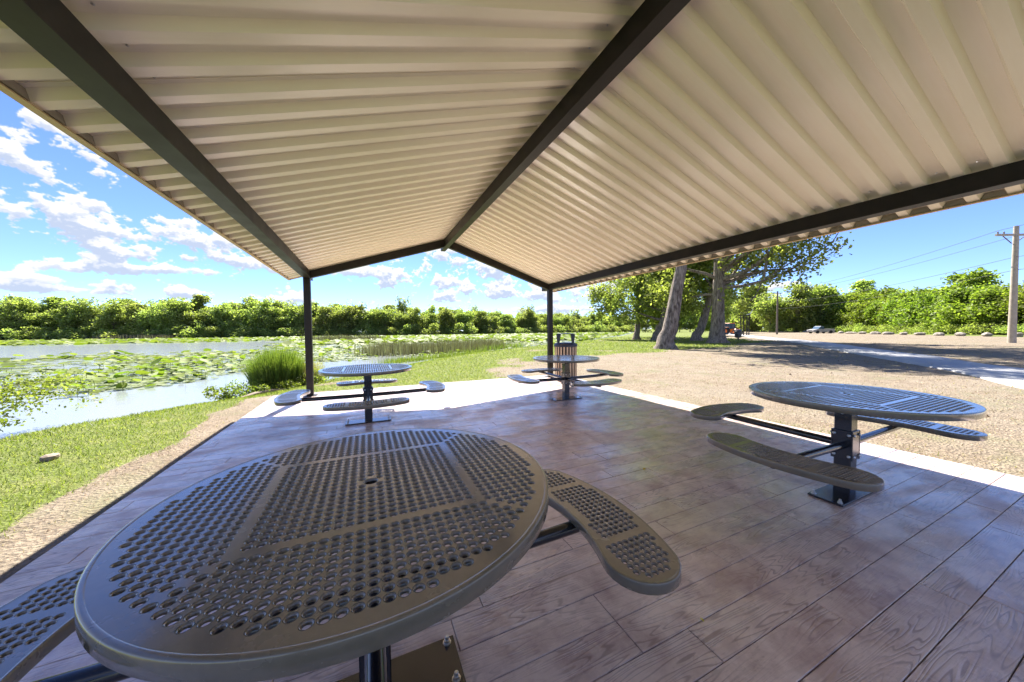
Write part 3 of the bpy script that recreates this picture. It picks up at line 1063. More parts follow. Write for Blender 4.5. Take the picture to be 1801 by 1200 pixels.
def leaves(P, size, rg, flat=0.0):
    n = len(P)
    nrm = rg.normal(size=(n, 3)); nrm[:, 2] = np.abs(nrm[:, 2]) * (1 + flat)
    nrm /= np.linalg.norm(nrm, axis=1)[:, None]
    a = np.cross(nrm, rg.normal(size=(n, 3))); a /= np.linalg.norm(a, axis=1)[:, None]
    b = np.cross(nrm, a)
    s = size * rg.uniform(.6, 1.35, (n, 1))
    V = np.stack([P - a * s * .5, P + b * s * .36 + nrm * s * .06, P + a * s * .5, P - b * s * .36 + nrm * s * .06], 1)
    F = np.arange(n * 4).reshape(n, 4)
    return V.reshape(-1, 3), F


def tree_parts(seed, H, r0, spread, leaf, nleaf, lean=(0, 0), clear=.25, nl=8, sides=10, sub=3, sig=.9, limbs=None, fork=None, topfrac=.62, bend0=1):
    rg = np.random.default_rng(seed); mb = MB()
    L = Vector((lean[0], lean[1], 0))
    npt = 9
    tp = []; rr = []
    bend = Vector((rg.normal() * .02 * H, rg.normal() * .02 * H, 0)) * bend0
    for i in range(npt):
        t = i / (npt - 1)
        tp.append(L * t * H * topfrac + bend * math.sin(t * 3) + Vector((0, 0, t * H * topfrac - .15)))
        rr.append(r0 * (1 - .55 * t) * (1.0 + .55 * math.exp(-t * 22)))
    w = {}
    def wobf(i, k):
        if (i, k) not in w: w[(i, k)] = 1 + rg.normal() * .06 + (.16 * math.sin(k * 2 * PI / sides * 3 + seed) if i == 0 else 0)
        return w[(i, k)]
    # extra low points for the flare
    pts = [tp[0], tp[0] + Vector((0, 0, .3 + r0 * .3)), tp[0] + Vector((0, 0, .3 + r0 * 1.2))] + tp[1:]
    rs = [rr[0] * 1.2, r0 * 1.36, r0 * 1.08] + rr[1:]
    mb.tube(pts, rs, sides, True, wobf)
    tips = []
    def limb(p0, d, Ln, r, depth):
        n = 5; p = Vector(p0); q = [p.copy()]; ra = [r]
        for i in range(n):
            d = (d + Vector(rg.normal(size=3)) * .16 + Vector((0, 0, .07))).normalized()
            p = p + d * (Ln / n); q.append(p.copy()); ra.append(r * (1 - .8 * (i + 1) / n))
        mb.tube(q, ra, max(4, sides // 2 + 1), False)
        tips.append((q[-1], 1.0)); tips.append((q[-2], .8))
        if depth < 2: tips.append((q[3], .5))
        if depth > 0:
            for k in range(sub):
                j = rg.integers(2, n + 1)
                dd = (d + Vector(rg.normal(size=3)) * .75).normalized()
                limb(q[j], dd, Ln * rg.uniform(.38, .6), ra[j] * .7 + .01, depth - 1)
    lo = clear
    for k in range(nl):
        f = lo + (1 - lo) * (k + .5) / nl
        idx = f * (npt - 1) * 1.0
        i0 = min(int(idx), npt - 2); p0 = tp[i0].lerp(tp[i0 + 1], idx - i0)
        az = k * 2.4 + rg.uniform(-.4, .4)
        el = R(rg.uniform(12, 50)) + f * .35
        d = Vector((math.cos(az) * math.cos(el), math.sin(az) * math.cos(el), math.sin(el)))
        ln = spread * rg.uniform(.7, 1.1) * (1 - .35 * abs(f - .45))
        limb(p0, d, ln, r0 * .36 * (1 - .4 * f), 1)
    limb(tp[-1], Vector((L.x * .4, L.y * .4, 1)).normalized(), H * (1 - topfrac) * .85, rr[-1] * .8, 1)
    if limbs:
        for (f, vec, r) in limbs:
            idx = f * (npt - 1); i0 = min(int(idx), npt - 2); p0 = tp[i0].lerp(tp[i0 + 1], idx - i0)
            v = Vector(vec); limb(p0, v.normalized(), v.length, r, 1)
    T = np.array([tuple(p) for p, w_ in tips]); Wt = np.array([w_ for p, w_ in tips]); Wt = Wt / Wt.sum()
    # leaf clumps around tips
    nc = max(len(T), 40)
    sel = rg.choice(len(T), nc * 3, p=Wt)
    cen = T[sel] + rg.normal(size=(nc * 3, 3)) * sig * .75
    ci = rg.integers(0, len(cen), nleaf)
    P = cen[ci] + rg.normal(size=(nleaf, 3)) * sig * .34
    P = P[P[:, 2] > .12 * H]
    V, F = leaves(P, leaf, rg, .4)
    return mb, V, F


def make_tree(name, label, cat, group, loc, mat, seed, **k):
    mb, V, F = tree_parts(seed, **k)
    t = thing(name, loc, label, cat, group)
    mb.build('trunk', 'bark', t, smooth=True, angle=75)
    link('crown', np_mesh('crown', V, F), mat, t)
    return t


def gz(x, y_): return float(land_z([(x, y_)])[0])


def at_ground(x, y_): return (x, y_, gz(x, y_))


G1 = 'big cottonwoods on the lawn'
make_tree('cottonwood_tree', 'big cottonwood with thick leaning pale trunk nearest the pavilion', 'tree', G1, at_ground(17.9, 15.2), 'leaf_cottonwood', 11,
          H=17, r0=.46, spread=5.0, leaf=.21, nleaf=18000, lean=(.165, -.07), clear=.62, nl=8, sides=16, sub=4, sig=.85, bend0=0)
make_tree('cottonwood_tree', 'thickest cottonwood with forked upright furrowed trunk, right of the leaning ones', 'tree', G1, at_ground(28.2, 18.6), 'leaf_cottonwood', 22,
          H=20, r0=.54, spread=7.5, leaf=.25, nleaf=33000, lean=(.01, .01), clear=.36, nl=10, sides=16, sub=4, sig=1.0,
          limbs=[(.45, (3.6, -8.9, 1.0), .20), (.40, (4.4, -6.4, .5), .16), (.50, (7.0, -7.5, 5.0), .30), (.60, (6.0, -9.5, 4.0), .24), (.42, (4.5, -3.2, .8), .2), (.55, (3, -5.5, 2.2), .2), (.35, (-2.5, 3.5, .6), .16)])
make_tree('cottonwood_tree', 'leaning cottonwood close left of the thickest trunk, tilting right', 'tree', G1, at_ground(32.4, 23.6), 'leaf_cottonwood', 33,
          H=17, r0=.42, spread=5.5, leaf=.26, nleaf=18000, lean=(.20, -.10), clear=.25, nl=11, sides=12, sub=3, sig=1.0)
make_tree('cottonwood_tree', 'cottonwood with straight slim trunk, leftmost of the lawn trees by the lake', 'tree', G1, at_ground(30.9, 30.6), 'leaf_cottonwood', 44,
          H=15, r0=.34, spread=5.4, leaf=.27, nleaf=24000, lean=(-.01, .02), clear=.25, nl=10, sides=12, sub=3, sig=.95,
          limbs=[(.3, (-3.5, 2.5, .6), .12), (.3, (3.5, -1.5, .3), .12)])
make_tree('cottonwood_tree', 'dark trunked cottonwood second from the lake edge', 'tree', G1, at_ground(30.8, 27.3), 'leaf_cottonwood', 55,
          H=16, r0=.48, spread=5.5, leaf=.26, nleaf=22000, lean=(.02, .0), clear=.24, nl=10, sides=12, sub=3, sig=.95,
          limbs=[(.25, (-2.5, 3.0, 1.2), .18)])
make_tree('cottonwood_tree', 'cottonwood standing behind the dark trunk, partly hidden by it', 'tree', G1, at_ground(41.5, 36.8), 'leaf_cottonwood', 66,
          H=16, r0=.42, spread=6.0, leaf=.34, nleaf=15000, lean=(.0, .0), clear=.14, nl=11, sides=10, sub=3, sig=1.1)
make_tree('cottonwood_tree', 'curving cottonwood seen between the two big leaning trunks', 'tree', G1, at_ground(33.5, 27.5), 'leaf_cottonwood', 77,
          H=16, r0=.30, spread=5.5, leaf=.28, nleaf=17000, lean=(.12, -.10), clear=.16, nl=12, sides=10, sub=3, sig=1.05)
make_tree('cottonwood_tree', 'small round lawn tree far behind the thickest cottonwood', 'tree', G1, at_ground(84, 55.5), 'leaf_cottonwood', 88,
          H=11, r0=.26, spread=4.5, leaf=.45, nleaf=9000, clear=.3, nl=8, sides=8, sub=3, sig=1.1)

# far trees: variants reused


def lobed_tree(seed, H, W, leaf, n, mat, lobes=20, low=.10, tr=.24):
    rg = np.random.default_rng(seed); mb = MB()
    z = np.sort(rg.uniform(low + .08, .90, lobes)); env = np.sin(np.clip((z - .02) / .98, 0, 1) ** .8 * PI) ** .55
    a = rg.uniform(0, 2 * PI, lobes); q = W * .5 * env * rg.uniform(.15, .78, lobes)
    C = np.stack([np.cos(a) * q, np.sin(a) * q, z * H], 1)
    rad = rg.uniform(.09, .19, lobes) * W * (.7 + .3 * env)
    lean_ = rg.normal(size=2) * .03 * H
    tp = [Vector((lean_[0] * t_, lean_[1] * t_, H * .72 * t_ - .2)) for t_ in (0, .3, .6, 1)]
    mb.tube(tp, [tr * 1.2, tr * .8, tr * .5, tr * .2], 6)
    for i_ in range(lobes):
        p0 = tp[1].lerp(tp[3], float(np.clip(z[i_] - .25, 0, .95))); mb.tube([p0, (p0 + Vector(C[i_])) / 2 + Vector((0, 0, -.2)), Vector(C[i_])], [tr * .3, tr * .2, .03], 4, False)
    wts = rad ** 2 / (rad ** 2).sum(); ci_ = rg.choice(lobes, n, p=wts)
    d = rg.normal(size=(n, 3)); d[:, 2] += .25; d /= np.linalg.norm(d, axis=1)[:, None]
    sh = np.where(rg.uniform(0, 1, n) < .7, rg.uniform(.6, 1.12, n), rg.uniform(1.0, 1.75, n))
    P = C[ci_] + d * np.array([1, 1, .8]) * (rad[ci_] * sh)[:, None]
    P = P[P[:, 2] > .03 * H]
    V, F = leaves(P, leaf, rg, .4)
    tm = bpy.data.meshes.new('trunk'); tm.from_pydata(mb.v, [], mb.f); tm.update(); tm.materials.append(MATS['bark'])
    cm = np_mesh('crown', V, F); cm.materials.append(MATS[mat])
    return tm, cm


far_me = [lobed_tree(100 + i, h, w, .55, 6800, 'leaf_far', 38, lw) for i, (h, w, lw) in enumerate(((14, 9.5, .0), (12.5, 11, -.03), (15.5, 9, .02), (11, 10.5, -.04), (13, 12, -.02), (15, 11.5, .0)))]
for i, (h, s_) in enumerate(((14.5, 4.2), (13, 4.8), (15.5, 4.4), (12.5, 4.4))):
    mb, V, F = tree_parts(150 + i, H=h, r0=.24, spread=s_, leaf=.52, nleaf=6500, clear=.06, nl=13, sides=5, sub=3, sig=1.0, topfrac=.68)
    tm = bpy.data.meshes.new('trunk'); tm.from_pydata(mb.v, [], mb.f); tm.update(); tm.materials.append(MATS['bark'])
    cm = np_mesh('crown', V, F); cm.materials.append(MATS['leaf_far']); far_me.append((tm, cm))
# shrubs (rounded, to the ground)


def shrub_mesh(seed, W, H, leaf, n, mat, lob=9):
    rg = np.random.default_rng(seed)
    cs = rg.normal(size=(lob, 3)) * np.array([W * .30, W * .30, H * .22]) + np.array([0, 0, H * .48])
    rad = rg.uniform(.22, .36, lob) * min(W, H * 1.3)
    ci = rg.integers(0, lob, n)
    d = rg.normal(size=(n, 3)); d /= np.linalg.norm(d, axis=1)[:, None]
    P = cs[ci] + d * (rad[ci] * rg.uniform(.55, 1.12, n))[:, None]
    P = P[P[:, 2] > 0.02]
    V, F = leaves(P, leaf, rg, .3); m = np_mesh('foliage', V, F); m.materials.append(MATS[mat])
    return m


shrub_far = [shrub_mesh(200 + i, 7, 5.0, .55, 1700, 'leaf_far') for i in range(4)]


def inst_tree(tm, cm, name, loc, sc_, rz, label, cat, group):
    t = thing(name, loc, label, cat, group, rz); t.scale = sc_
    for nm, me in (('trunk', tm), ('crown', cm)):
        if me is not None: link(nm, me, None, t)
    return t


def along(poly, step, rg, jit=0.0, off=0.0):
    out = []; carry = 0
    for i in range(len(poly) - 1):
        a = Vector(poly[i]); b = Vector(poly[i + 1]); L = (b - a).length; d = (b - a) / L; n = Vector((-d.y, d.x))
        s_ = carry
        while s_ < L:
            out.append(a + d * (s_ + rg.uniform(-jit, jit)) + n * (off + rg.uniform(-jit, jit))); s_ += step
        carry = s_ - L
    return out


frg = np.random.default_rng(5)
fs = [(178, 176), (140, 163), (107, 157), (65, 149), (12, 151), (-29, 153), (-69, 169), (-110, 187), (-165, 196)]
k = 0
for rowi, (off, lift, smin, smax, step) in enumerate(((-4, 0, .72, 1.0, 6.2), (-12, .5, .84, 1.08, 6.4), (-21, .5, .80, .95, 8.5))):
    for p in along(fs, step, frg, 1.6, off):
        tm, cm = far_me[frg.integers(0, 10)]
        hs_ = float(np.interp(p.x, [-120, -60, 0, 60, 120, 170], [1.14, 1.12, 1.04, .92, .84, .84]))
        s_ = frg.uniform(smin, smax) * hs_
        w_ = s_ * frg.uniform(1.05, 1.4)
        inst_tree(tm, cm, 'lakeside_tree', (p.x, p.y, gz(p.x, p.y) - .2), (w_, w_, s_), frg.uniform(0, 6.28),
                  'leafy green tree in the wood along the far shore of the lake', 'tree', 'trees of the wood on the far shore')
for p in along(fs, 4.6, frg, 1.6, .6):
    s_ = frg.uniform(.65, 1.15)
    o = link('shore_shrub', shrub_far[frg.integers(0, 4)], None, None, (p.x, p.y, -.6)); o.scale = (s_ * 1.2, s_ * 1.2, s_ * .8); o.rotation_euler = (0, 0, frg.uniform(0, 6.28))
    tag(o, 'low bright green shrub at the waterline of the far shore', 'shrub', 'shrubs along the far waterline')

# hedge of trees along the right side of the lot
hed_me = [lobed_tree(300 + i, h, w, .34, 9000, 'leaf_hedge', 26, .04, .18) for i, (h, w) in enumerate(((8.0, 7.0), (7.4, 8.0), (8.6, 7.4), (7.8, 8.6)))]
hl = [(62, -22), (68, -8), (75, 6.5), (82, 15), (93, 24.5), (108, 38), (128, 58)]
for off, step, lo, hi in ((-2.0, 3.7, .72, .95), (-7.0, 4.5, .95, 1.2)):
    for p in along(hl, step, frg, .8, off):
        tm, cm = hed_me[frg.integers(0, 4)]
        s_ = frg.uniform(lo, hi) * float(np.interp(p.y, [0, 12, 25, 40, 60], [1.08, 1.06, 1.12, 1.2, 1.35]))
        inst_tree(tm, cm, 'hedge_tree', (p.x, p.y, -.15), (s_ * 1.1, s_ * 1.1, s_), frg.uniform(0, 6.28),
                  'yellow green bushy tree in the dense belt behind the stone blocks', 'tree', 'trees of the belt behind the stone blocks')
sh_h = [shrub_mesh(230 + i, 4.2, 2.6, .24, 2200, 'leaf_cottonwood') for i in range(3)]
for p in along(hl, 3.2, frg, .5, 1.0):
    s_ = frg.uniform(.6, 1.0)
    o = link('hedge_shrub', sh_h[frg.integers(0, 3)], None, None, (p.x, p.y, -.1)); o.scale = (s_, s_, s_ * .75); o.rotation_euler = (0, 0, frg.uniform(0, 6.28))
    tag(o, 'dark green undergrowth bush at the foot of the tree belt', 'bush', 'undergrowth at the foot of the tree belt')
# taller trees closing the view behind the lot
for (x, y_, h_, i) in ((118, 66, 1.15, 0), (128, 72, 1.22, 1), (137, 76, 1.15, 2), (146, 92, 1.0, 4), (152, 104, .9, 3), (160, 96, 1.0, 5), (150, 84, 1.05, 0), (172, 120, .95, 1), (182, 132, .9, 2), (176, 108, .95, 3), (190, 150, .85, 4), (196, 122, 1.0, 5), (134, 110, .6, 0), (120, 104, .62, 3), (142, 126, .65, 4), (160, 140, .7, 1)):
    tm, cm = far_me[i]
    inst_tree(tm, cm, 'background_tree', (x, y_, -.2), (h_ * 1.15, h_ * 1.15, h_), x * .7, 'rounded tree in the distant row beyond the end of the lot', 'tree', 'trees beyond the end of the lot')

for (x, y_, s_, i) in ((109, 49.6, .98, 0), (114.5, 46.8, 1.05, 1), (118.5, 43.6, 1.0, 3), (121, 40.4, .95, 2), (104, 53.5, .82, 4), (112, 56, .8, 5)):
    tm, cm = far_me[i]
    inst_tree(tm, cm, 'background_tree', (x, y_, -.2), (s_ * 1.1, s_ * 1.1, s_), x, 'tall rounded tree rising above the left end of the tree belt', 'tree', 'tall trees above the belt')
for p in along([(98, 93), (120, 84), (153, 67)], 4.6, frg, 1.5, 0):
    tm, cm = far_me[frg.integers(0, 6)]; s_ = frg.uniform(.55, .78)
    inst_tree(tm, cm, 'background_tree', (p.x, p.y, -.2), (s_ * 1.2, s_ * 1.2, s_), frg.uniform(0, 6), 'rounded tree in the distant row beyond the end of the lot', 'tree', 'trees beyond the end of the lot')

# ---------------------------------------------------------------- willow sprays at the left edge, shore plants


def blades(P, h, w, lean, rg, mat, name):
    n = len(P)
    az = rg.uniform(0, 2 * PI, n); la = rg.normal(size=(n, 2)) * lean[:, None] if hasattr(lean, '__len__') else rg.normal(size=(n, 2)) * lean
    side = np.stack([np.cos(az), np.sin(az), np.zeros(n)], 1) * w[:, None]
    tip = P + np.column_stack([la * h[:, None], h])
    mid = P + np.column_stack([la * h[:, None] * .35, h * .55])
    V = np.stack([P - side, P + side, mid + side * .75, tip, mid - side * .75], 1).reshape(-1, 3)
    b = np.arange(n)[:, None] * 5
    F = np.concatenate([b + np.array([[0, 1, 2]]), b + np.array([[0, 2, 4]]), b + np.array([[4, 2, 3]])])
    return np_mesh(name, V, F)


def tri_blades(P, h, w, lean, rg, name):
    n = len(P); az = rg.uniform(0, 2 * PI, n)
    la = rg.normal(size=(n, 2)) * lean
    side = np.stack([np.cos(az), np.sin(az), np.zeros(n)], 1) * w[:, None]
    tip = P + np.column_stack([la * h[:, None], h])
    V = np.stack([P - side, P + side, tip], 1).reshape(-1, 3)
    return np_mesh(name, V, np.arange(n * 3).reshape(n, 3))


grg = np.random.default_rng(21)


def ring_pts(n, r0, r1, a0, a1, pw=1.0):
    u = grg.uniform(0, 1, n) ** pw
    r = r0 * (r1 / r0) ** u; a = np.radians(grg.uniform(a0, a1, n))
    return np.stack([np.sin(a) * r, np.cos(a) * r], 1), r


# lawn
P, r = ring_pts(330000, 2.2, 60, -58, 85)
gm = grass_mask(P); d = sdist(P, lake_poly)
keep = (gm + .25 * wob(P, 8, 14) > grg.uniform(.25, .75, len(P))) & (d > .15)
keep &= ~((P[:, 0] > -1.78) & (P[:, 0] < 5.0) & (P[:, 1] > -1.8) & (P[:, 1] < 7.95))
P, r = P[keep], r[keep]
h = grg.uniform(.018, .05, len(P)) * np.clip(.75 + r / 16, .8, 2.4); w = .0022 * np.clip(r / 3.0, 1, 14)
tag(link('lawn_grass', tri_blades(np.column_stack([P, land_z(P) - .004]), h, w, .55, grg, 'lawn_grass'), 'grass_blade'), 'short sunlit green lawn grass on the bank and under the trees', 'grass', kind='stuff')
# straw-coloured stubble in the thin areas
P, r = ring_pts(90000, 2.4, 40, -58, 85)
gm = grass_mask(P); d = sdist(P, lake_poly)
keep = (grg.uniform(0, 1, len(P)) < .15 + .35 * (gm > .1) * (gm < .8)) & (d > .2)
keep &= ~((P[:, 0] > -1.80) & (P[:, 0] < 5.02) & (P[:, 1] > -1.8) & (P[:, 1] < 7.97))
P, r = P[keep], r[keep]
h = grg.uniform(.012, .035, len(P)) * np.clip(.8 + r / 18, .8, 2.0); w = .002 * np.clip(r / 3.0, 1, 10)
tag(link('dry_stubble', tri_blades(np.column_stack([P, land_z(P) - .003]), h, w, .9, grg, 'dry_stubble'), 'dry_grass'), 'dry straw coloured stubble scattered on the bare ground', 'dry grass', kind='stuff')
# clods and chips of soil
P1, r1 = ring_pts(52000, 1.9, 22, -60, 100)
gm = grass_mask(P1)
keep = (gm < .45) & ~((P1[:, 0] > -1.752) & (P1[:, 0] < 4.972) & (P1[:, 1] > -1.75) & (P1[:, 1] < 7.915)) & (grg.uniform(0, 1, len(P1)) < .9)
P1, r1 = P1[keep], r1[keep]
n = len(P1); s_ = (grg.uniform(.004, .011, n) * np.clip(r1 / 4.5, .9, 2.2) * np.where(grg.uniform(0, 1, n) > .985, 2.2, 1))[:, None, None]
base = np.array([(1, 0, -.3), (-.5, .87, -.3), (-.5, -.87, -.3), (.2, .1, .75)])
V = base[None] * s_ * grg.uniform(.6, 1.4, (n, 4, 3))
a = grg.uniform(0, 2 * PI, n); ca, sa = np.cos(a)[:, None], np.sin(a)[:, None]
V = np.stack([V[:, :, 0] * ca - V[:, :, 1] * sa, V[:, :, 0] * sa + V[:, :, 1] * ca, V[:, :, 2]], 2) + np.column_stack([P1, land_z(P1)])[:, None, :]
b4 = np.arange(n)[:, None] * 4
F = np.concatenate([b4 + np.array([q]) for q in ((0, 1, 3), (1, 2, 3), (2, 0, 3))])
tag(link('soil_clods', np_mesh('soil_clods', V.reshape(-1, 3), F), 'chip'), 'loose crumbly clods of tan soil around the slab', 'soil', kind='stuff')

# tall green clump on the bank by the left post
def clump(name, cx, cy, rx, ry, n, h0, h1, w0, lean, mat, label, cat, group=None, z0=None, pw=.5):
    a = grg.uniform(0, 2 * PI, n); rr = grg.uniform(0, 1, n) ** pw
    x = rr * np.cos(a) * rx; y_ = rr * np.sin(a) * ry
    z = (land_z(np.stack([x + cx, y_ + cy], 1)) if z0 is None else np.full(n, z0)) - .03
    h = grg.uniform(h0, h1, n) * (1 - .35 * rr ** 2)
    base_z = float(z.mean())
    P = np.column_stack([x, y_, z - base_z])
    w = w0 * grg.uniform(.6, 1.3, n)
    me = blades(P, h, w, lean, grg, mat, name)
    V = np.empty(len(me.vertices) * 3, np.float32); me.vertices.foreach_get('co', V); V = V.reshape(-1, 5, 3)
    out = np.stack([x, y_], 1) * .35
    V[:, 3, :2] += out * (h[:, None] / max(rx, .1)) * .5; V[:, (2, 4), :2] += out[:, None, :] * (h[:, None, None] / max(rx, .1)) * .18
    me.vertices.foreach_set('co', V.ravel()); me.update()
    o = link(name, me, mat, None, (cx, cy, base_z))
    return tag(o, label, cat, group)


clump('tall_grass_clump', -2.55, 12.1, .62, .55, 5200, .95, 1.62, .010, .10, 'clump_blade', 'tall dense clump of upright green grass on the bank left of the post', 'grass clump')
clump('tall_grass_clump', -1.75, 12.3, .40, .35, 900, .6, 1.15, .008, .14, 'dry_grass', 'sparse pale dry grass clump just right of the tall green clump', 'grass clump')
for i, (x, y_, s_) in enumerate(((-3.55, 11.3, .30), (-3.15, 11.15, .34), (-2.7, 11.2, .30), (-1.6, 11.8, .34), (-2.2, 11.3, .24))):
    m_ = shrub_mesh(400 + i, s_ * 2.4, s_ * 1.5, .055, 900, 'leaf_willow' if i % 2 else 'leaf_hedge', 7)
    o = link('bank_weed', m_, None, None, (x, y_, gz(x, y_) - .03))
    tag(o, ('low leafy weed at the water edge, leftmost of the row under the tall grass', 'low leafy weed second from the left under the tall grass', 'dark leafy weed at the foot of the tall grass clump',
            'bright leafy weed between the dry grass and the post', 'small leafy weed behind the driftwood log')[i], 'weed')
dl = MB().tube([(-2.95, 10.3, gz(-2.95, 10.3) + .03), (-2.7, 10.5, gz(-2.7, 10.5) + .06), (-2.4, 10.85, gz(-2.4, 10.85) + .07), (-2.12, 11.0, gz(-2.12, 11) + .05)], [.035, .06, .055, .02], 9, True, lambda i, k: 1 + .18 * math.sin(k * 2.3 + i)).build('driftwood_log', 'drift', smooth=True)
tag(dl, 'weathered driftwood log lying on the grass below the tall grass clump', 'log')


def rock(name, loc, s, label, cat, mat='limestone', seed=0, group=None, flat=.6):
    import bmesh
    b = bmesh.new(); bmesh.ops.create_icosphere(b, subdivisions=2, radius=1)
    rg = np.random.default_rng(seed); ph = rg.uniform(0, 6, 6)
    for v in b.verts:
        c = v.co; f = 1 + .12 * math.sin(c.x * 3 + ph[0]) + .1 * math.sin(c.y * 4 + ph[1]) + .1 * math.sin(c.z * 4 + ph[2]) + rg.normal() * .04
        v.co = Vector((c.x * s[0] * f, c.y * s[1] * f, c.z * s[2] * f))
    me = bpy.data.meshes.new(name); b.to_mesh(me); b.free()
    o = link(name, me, mat, None, loc); o.rotation_euler = (0, 0, rg.uniform(0, 6))
    return tag(o, label, cat, group)


rock('rock', (-3.05, 5.05, gz(-3.05, 5.05) + .02), (.07, .055, .045), 'small brownish rock lying in the grass of the left bank', 'rock', 'drift', seed=4)
rock('rock', (-2.75, 3.85, gz(-2.75, 3.85) + .01), (.045, .03, .02), 'tiny white stone on the grass near the left bare strip', 'rock', seed=5)
rock('rock', (5.9, 3.35, gz(5.9, 3.35) + .01), (.06, .04, .03), 'dark clod of earth beside the slab edge in front of the right table', 'rock', 'chip', seed=6)

# willow at the left edge: arching sprays with narrow leaves
wt = thing('willow_bush', (-7.4, 8.35, gz(-7.4, 8.35)), 'bright yellow green willow bush reaching in from the left edge over the water', 'bush')
mb = MB(); lp = []
wrg = np.random.default_rng(9)
for k in range(46):
    az = wrg.uniform(0, 2 * PI) if k > 22 else wrg.uniform(-.6, 1.2)
    Ln = wrg.uniform(1.0, 2.3); d = Vector((math.cos(az) * .55, math.sin(az) * .55, 1)).normalized(); p = Vector((wrg.normal() * .12, wrg.normal() * .12, 0)); pts = [p.copy()]
    for i in range(9):
        d = (d + Vector((math.cos(az) * .10, math.sin(az) * .10, -.13)) + Vector(wrg.normal(size=3)) * .05).normalized()
        p = p + d * (Ln / 7); pts.append(p.copy())
        if i > 1:
            for q in range(40): lp.append(tuple(p + Vector(wrg.normal(size=3)) * .11 - d * wrg.uniform(0, Ln / 7)))
    mb.tube(pts, [.012 * (1 - .09 * i) for i in range(10)], 5, False)
mb.build('stem', 'bark', wt)
V, F = leaves(np.array(lp), .055, wrg, 0)
link('foliage', np_mesh('foliage', V, F), 'leaf_willow', wt)

# reeds
def reed_bed(pts, n, h0, h1, w0, mat, label, name='reed_bed', wd=1.6):
    A = np.array(pts, float)
    seg = grg.integers(0, len(A) - 1, n); t_ = grg.uniform(0, 1, n)
    C = A[seg] * (1 - t_)[:, None] + A[seg + 1] * t_[:, None] + grg.normal(size=(n, 2)) * wd * .5
    c0 = C.mean(0); h = grg.uniform(h0, h1, n) * (1 + .25 * wob(C, 6, 12))
    P = np.column_stack([C - c0, np.full(n, -.05)])
    me = blades(P, h, w0 * grg.uniform(.6, 1.4, n), .07, grg, mat, name)
    return tag(link(name, me, mat, None, (c0[0], c0[1], WZ)), label, 'reeds')


reed_bed([(.6, 29), (3, 28), (6, 28.6), (9.4, 30.5), (12.5, 33)], 5200, .75, 1.25, .018, 'reed_blade', 'dark brown reed bed in the lake behind the left table', wd=2.2)
reed_bed([(9.2, 28.6), (12.5, 31), (15, 33)], 1600, .3, .65, .02, 'clump_blade', 'bright green young reeds in front of the right end of the dark reed bed', wd=1.6)
reed_bed([(-10, 78), (-4, 75), (2, 73)], 1500, .9, 1.5, .05, 'reed_blade', 'small far patch of brown reeds seen just right of the left post', wd=3)
reed_bed([(-92, 178), (-80, 168), (-66, 158)], 2200, 1.3, 2.0, .10, 'reed_blade', 'distant brown reed strip before the far wood at left', wd=4)
reed_bed([(1.2, 20.4), (3.2, 21.8), (6, 24), (9.5, 26.8)], 2600, .12, .42, .014, 'clump_blade', 'short green sedge along the near shore behind the tables', wd=.9)

# lotus: floating pads and raised leaves
def pad_mesh(P, rad, tilt, rg, name, cup=.12, ns=9):
    n = len(P); a = rg.uniform(0, 2 * PI, n)[:, None] + np.arange(ns)[None] * 2 * PI / ns
    rr = rad[:, None] * rg.uniform(.94, 1.05, (n, ns))
    tx, ty = (rg.normal(size=n) * tilt)[:, None], (rg.normal(size=n) * tilt)[:, None]
    x, y_ = np.cos(a) * rr, np.sin(a) * rr
    z = x * tx + y_ * ty + cup * rad[:, None] * (1 + .5 * np.sin(a * 3))
    ring = np.stack([x, y_, z], 2) + P[:, None, :]
    V = np.concatenate([P[:, None, :], ring], 1).reshape(-1, 3)
    b = np.arange(n)[:, None] * (ns + 1)
    F = np.concatenate([b + np.array([[0, 1 + k, 1 + (k + 1) % ns]]) for k in range(ns)])
    return np_mesh(name, V, F, True)


def lotus_region(P):
    """0..1 cover of leaves on the lake"""
    d = -sdist(P, lake_poly)
    # open channel near the left bank, then leaves; open band farther out at left
    dist_left = P @ np.array([-.62, .78])
    open_near = sstep(d + .9 * wob(P, 4, 10), 4.2, 6.2)
    right_cov = sstep(P[:, 0], 1.5, 5)          # leaves reach the shore at right
    c = np.maximum(open_near, right_cov * sstep(d, .3, 1.2))
    D = P[:, 0] * fw.x + P[:, 1] * fw.y
    band = sstep(P[:, 0], -3 + 4, -14) if False else (1 - sstep(P[:, 0], -16, -6))
    inband = sstep(P[:, 1], 38, 46) * (1 - sstep(P[:, 1], 82, 98))
    c *= 1 - inband * band * .97
    c *= .22 + .78 * sstep(wob(P, 3, 10), -.30, .22)
    thick = sstep(P[:, 1], 95, 112)
    return np.clip(np.maximum(c, thick * .95) * sstep(d, .2, 1.0), 0, 1)


def pads(n, r0, r1, sz0, sz1, hmax, tilt, name, mat, label, seed):
    P, r = ring_pts(n, r0, r1, -58, 62)
    c = lotus_region(P)
    keep = (c > grg.uniform(.12, 1, len(P))) & (sdist(P, lake_poly) < -.25)
    P, r = P[keep], r[keep]
    z = WZ + .012 + hmax * grg.uniform(0, 1, len(P)) ** 2.2
    rad = grg.uniform(sz0, sz1, len(P)) * np.clip(r / 22, .85, 3.2)
    return tag(link(name, pad_mesh(np.column_stack([P, z]), rad, tilt, grg, name), mat), label, 'lotus leaves', kind='stuff')


pads(21000, 13, 60, .09, .19, .02, .03, 'lily_pads', 'lotus_pad', 'flat floating lotus pads carpeting the lake', 1)
pads(7000, 14, 60, .09, .175, .26, .26, 'lotus_leaves', 'lotus_leaf', 'raised bright green lotus leaves across the lake', 2)
pads(26000, 55, 190, .12, .24, .35, .22, 'distant_lotus_field', 'lotus_leaf', 'pale green field of lotus leaves in the far part of the lake', 3)
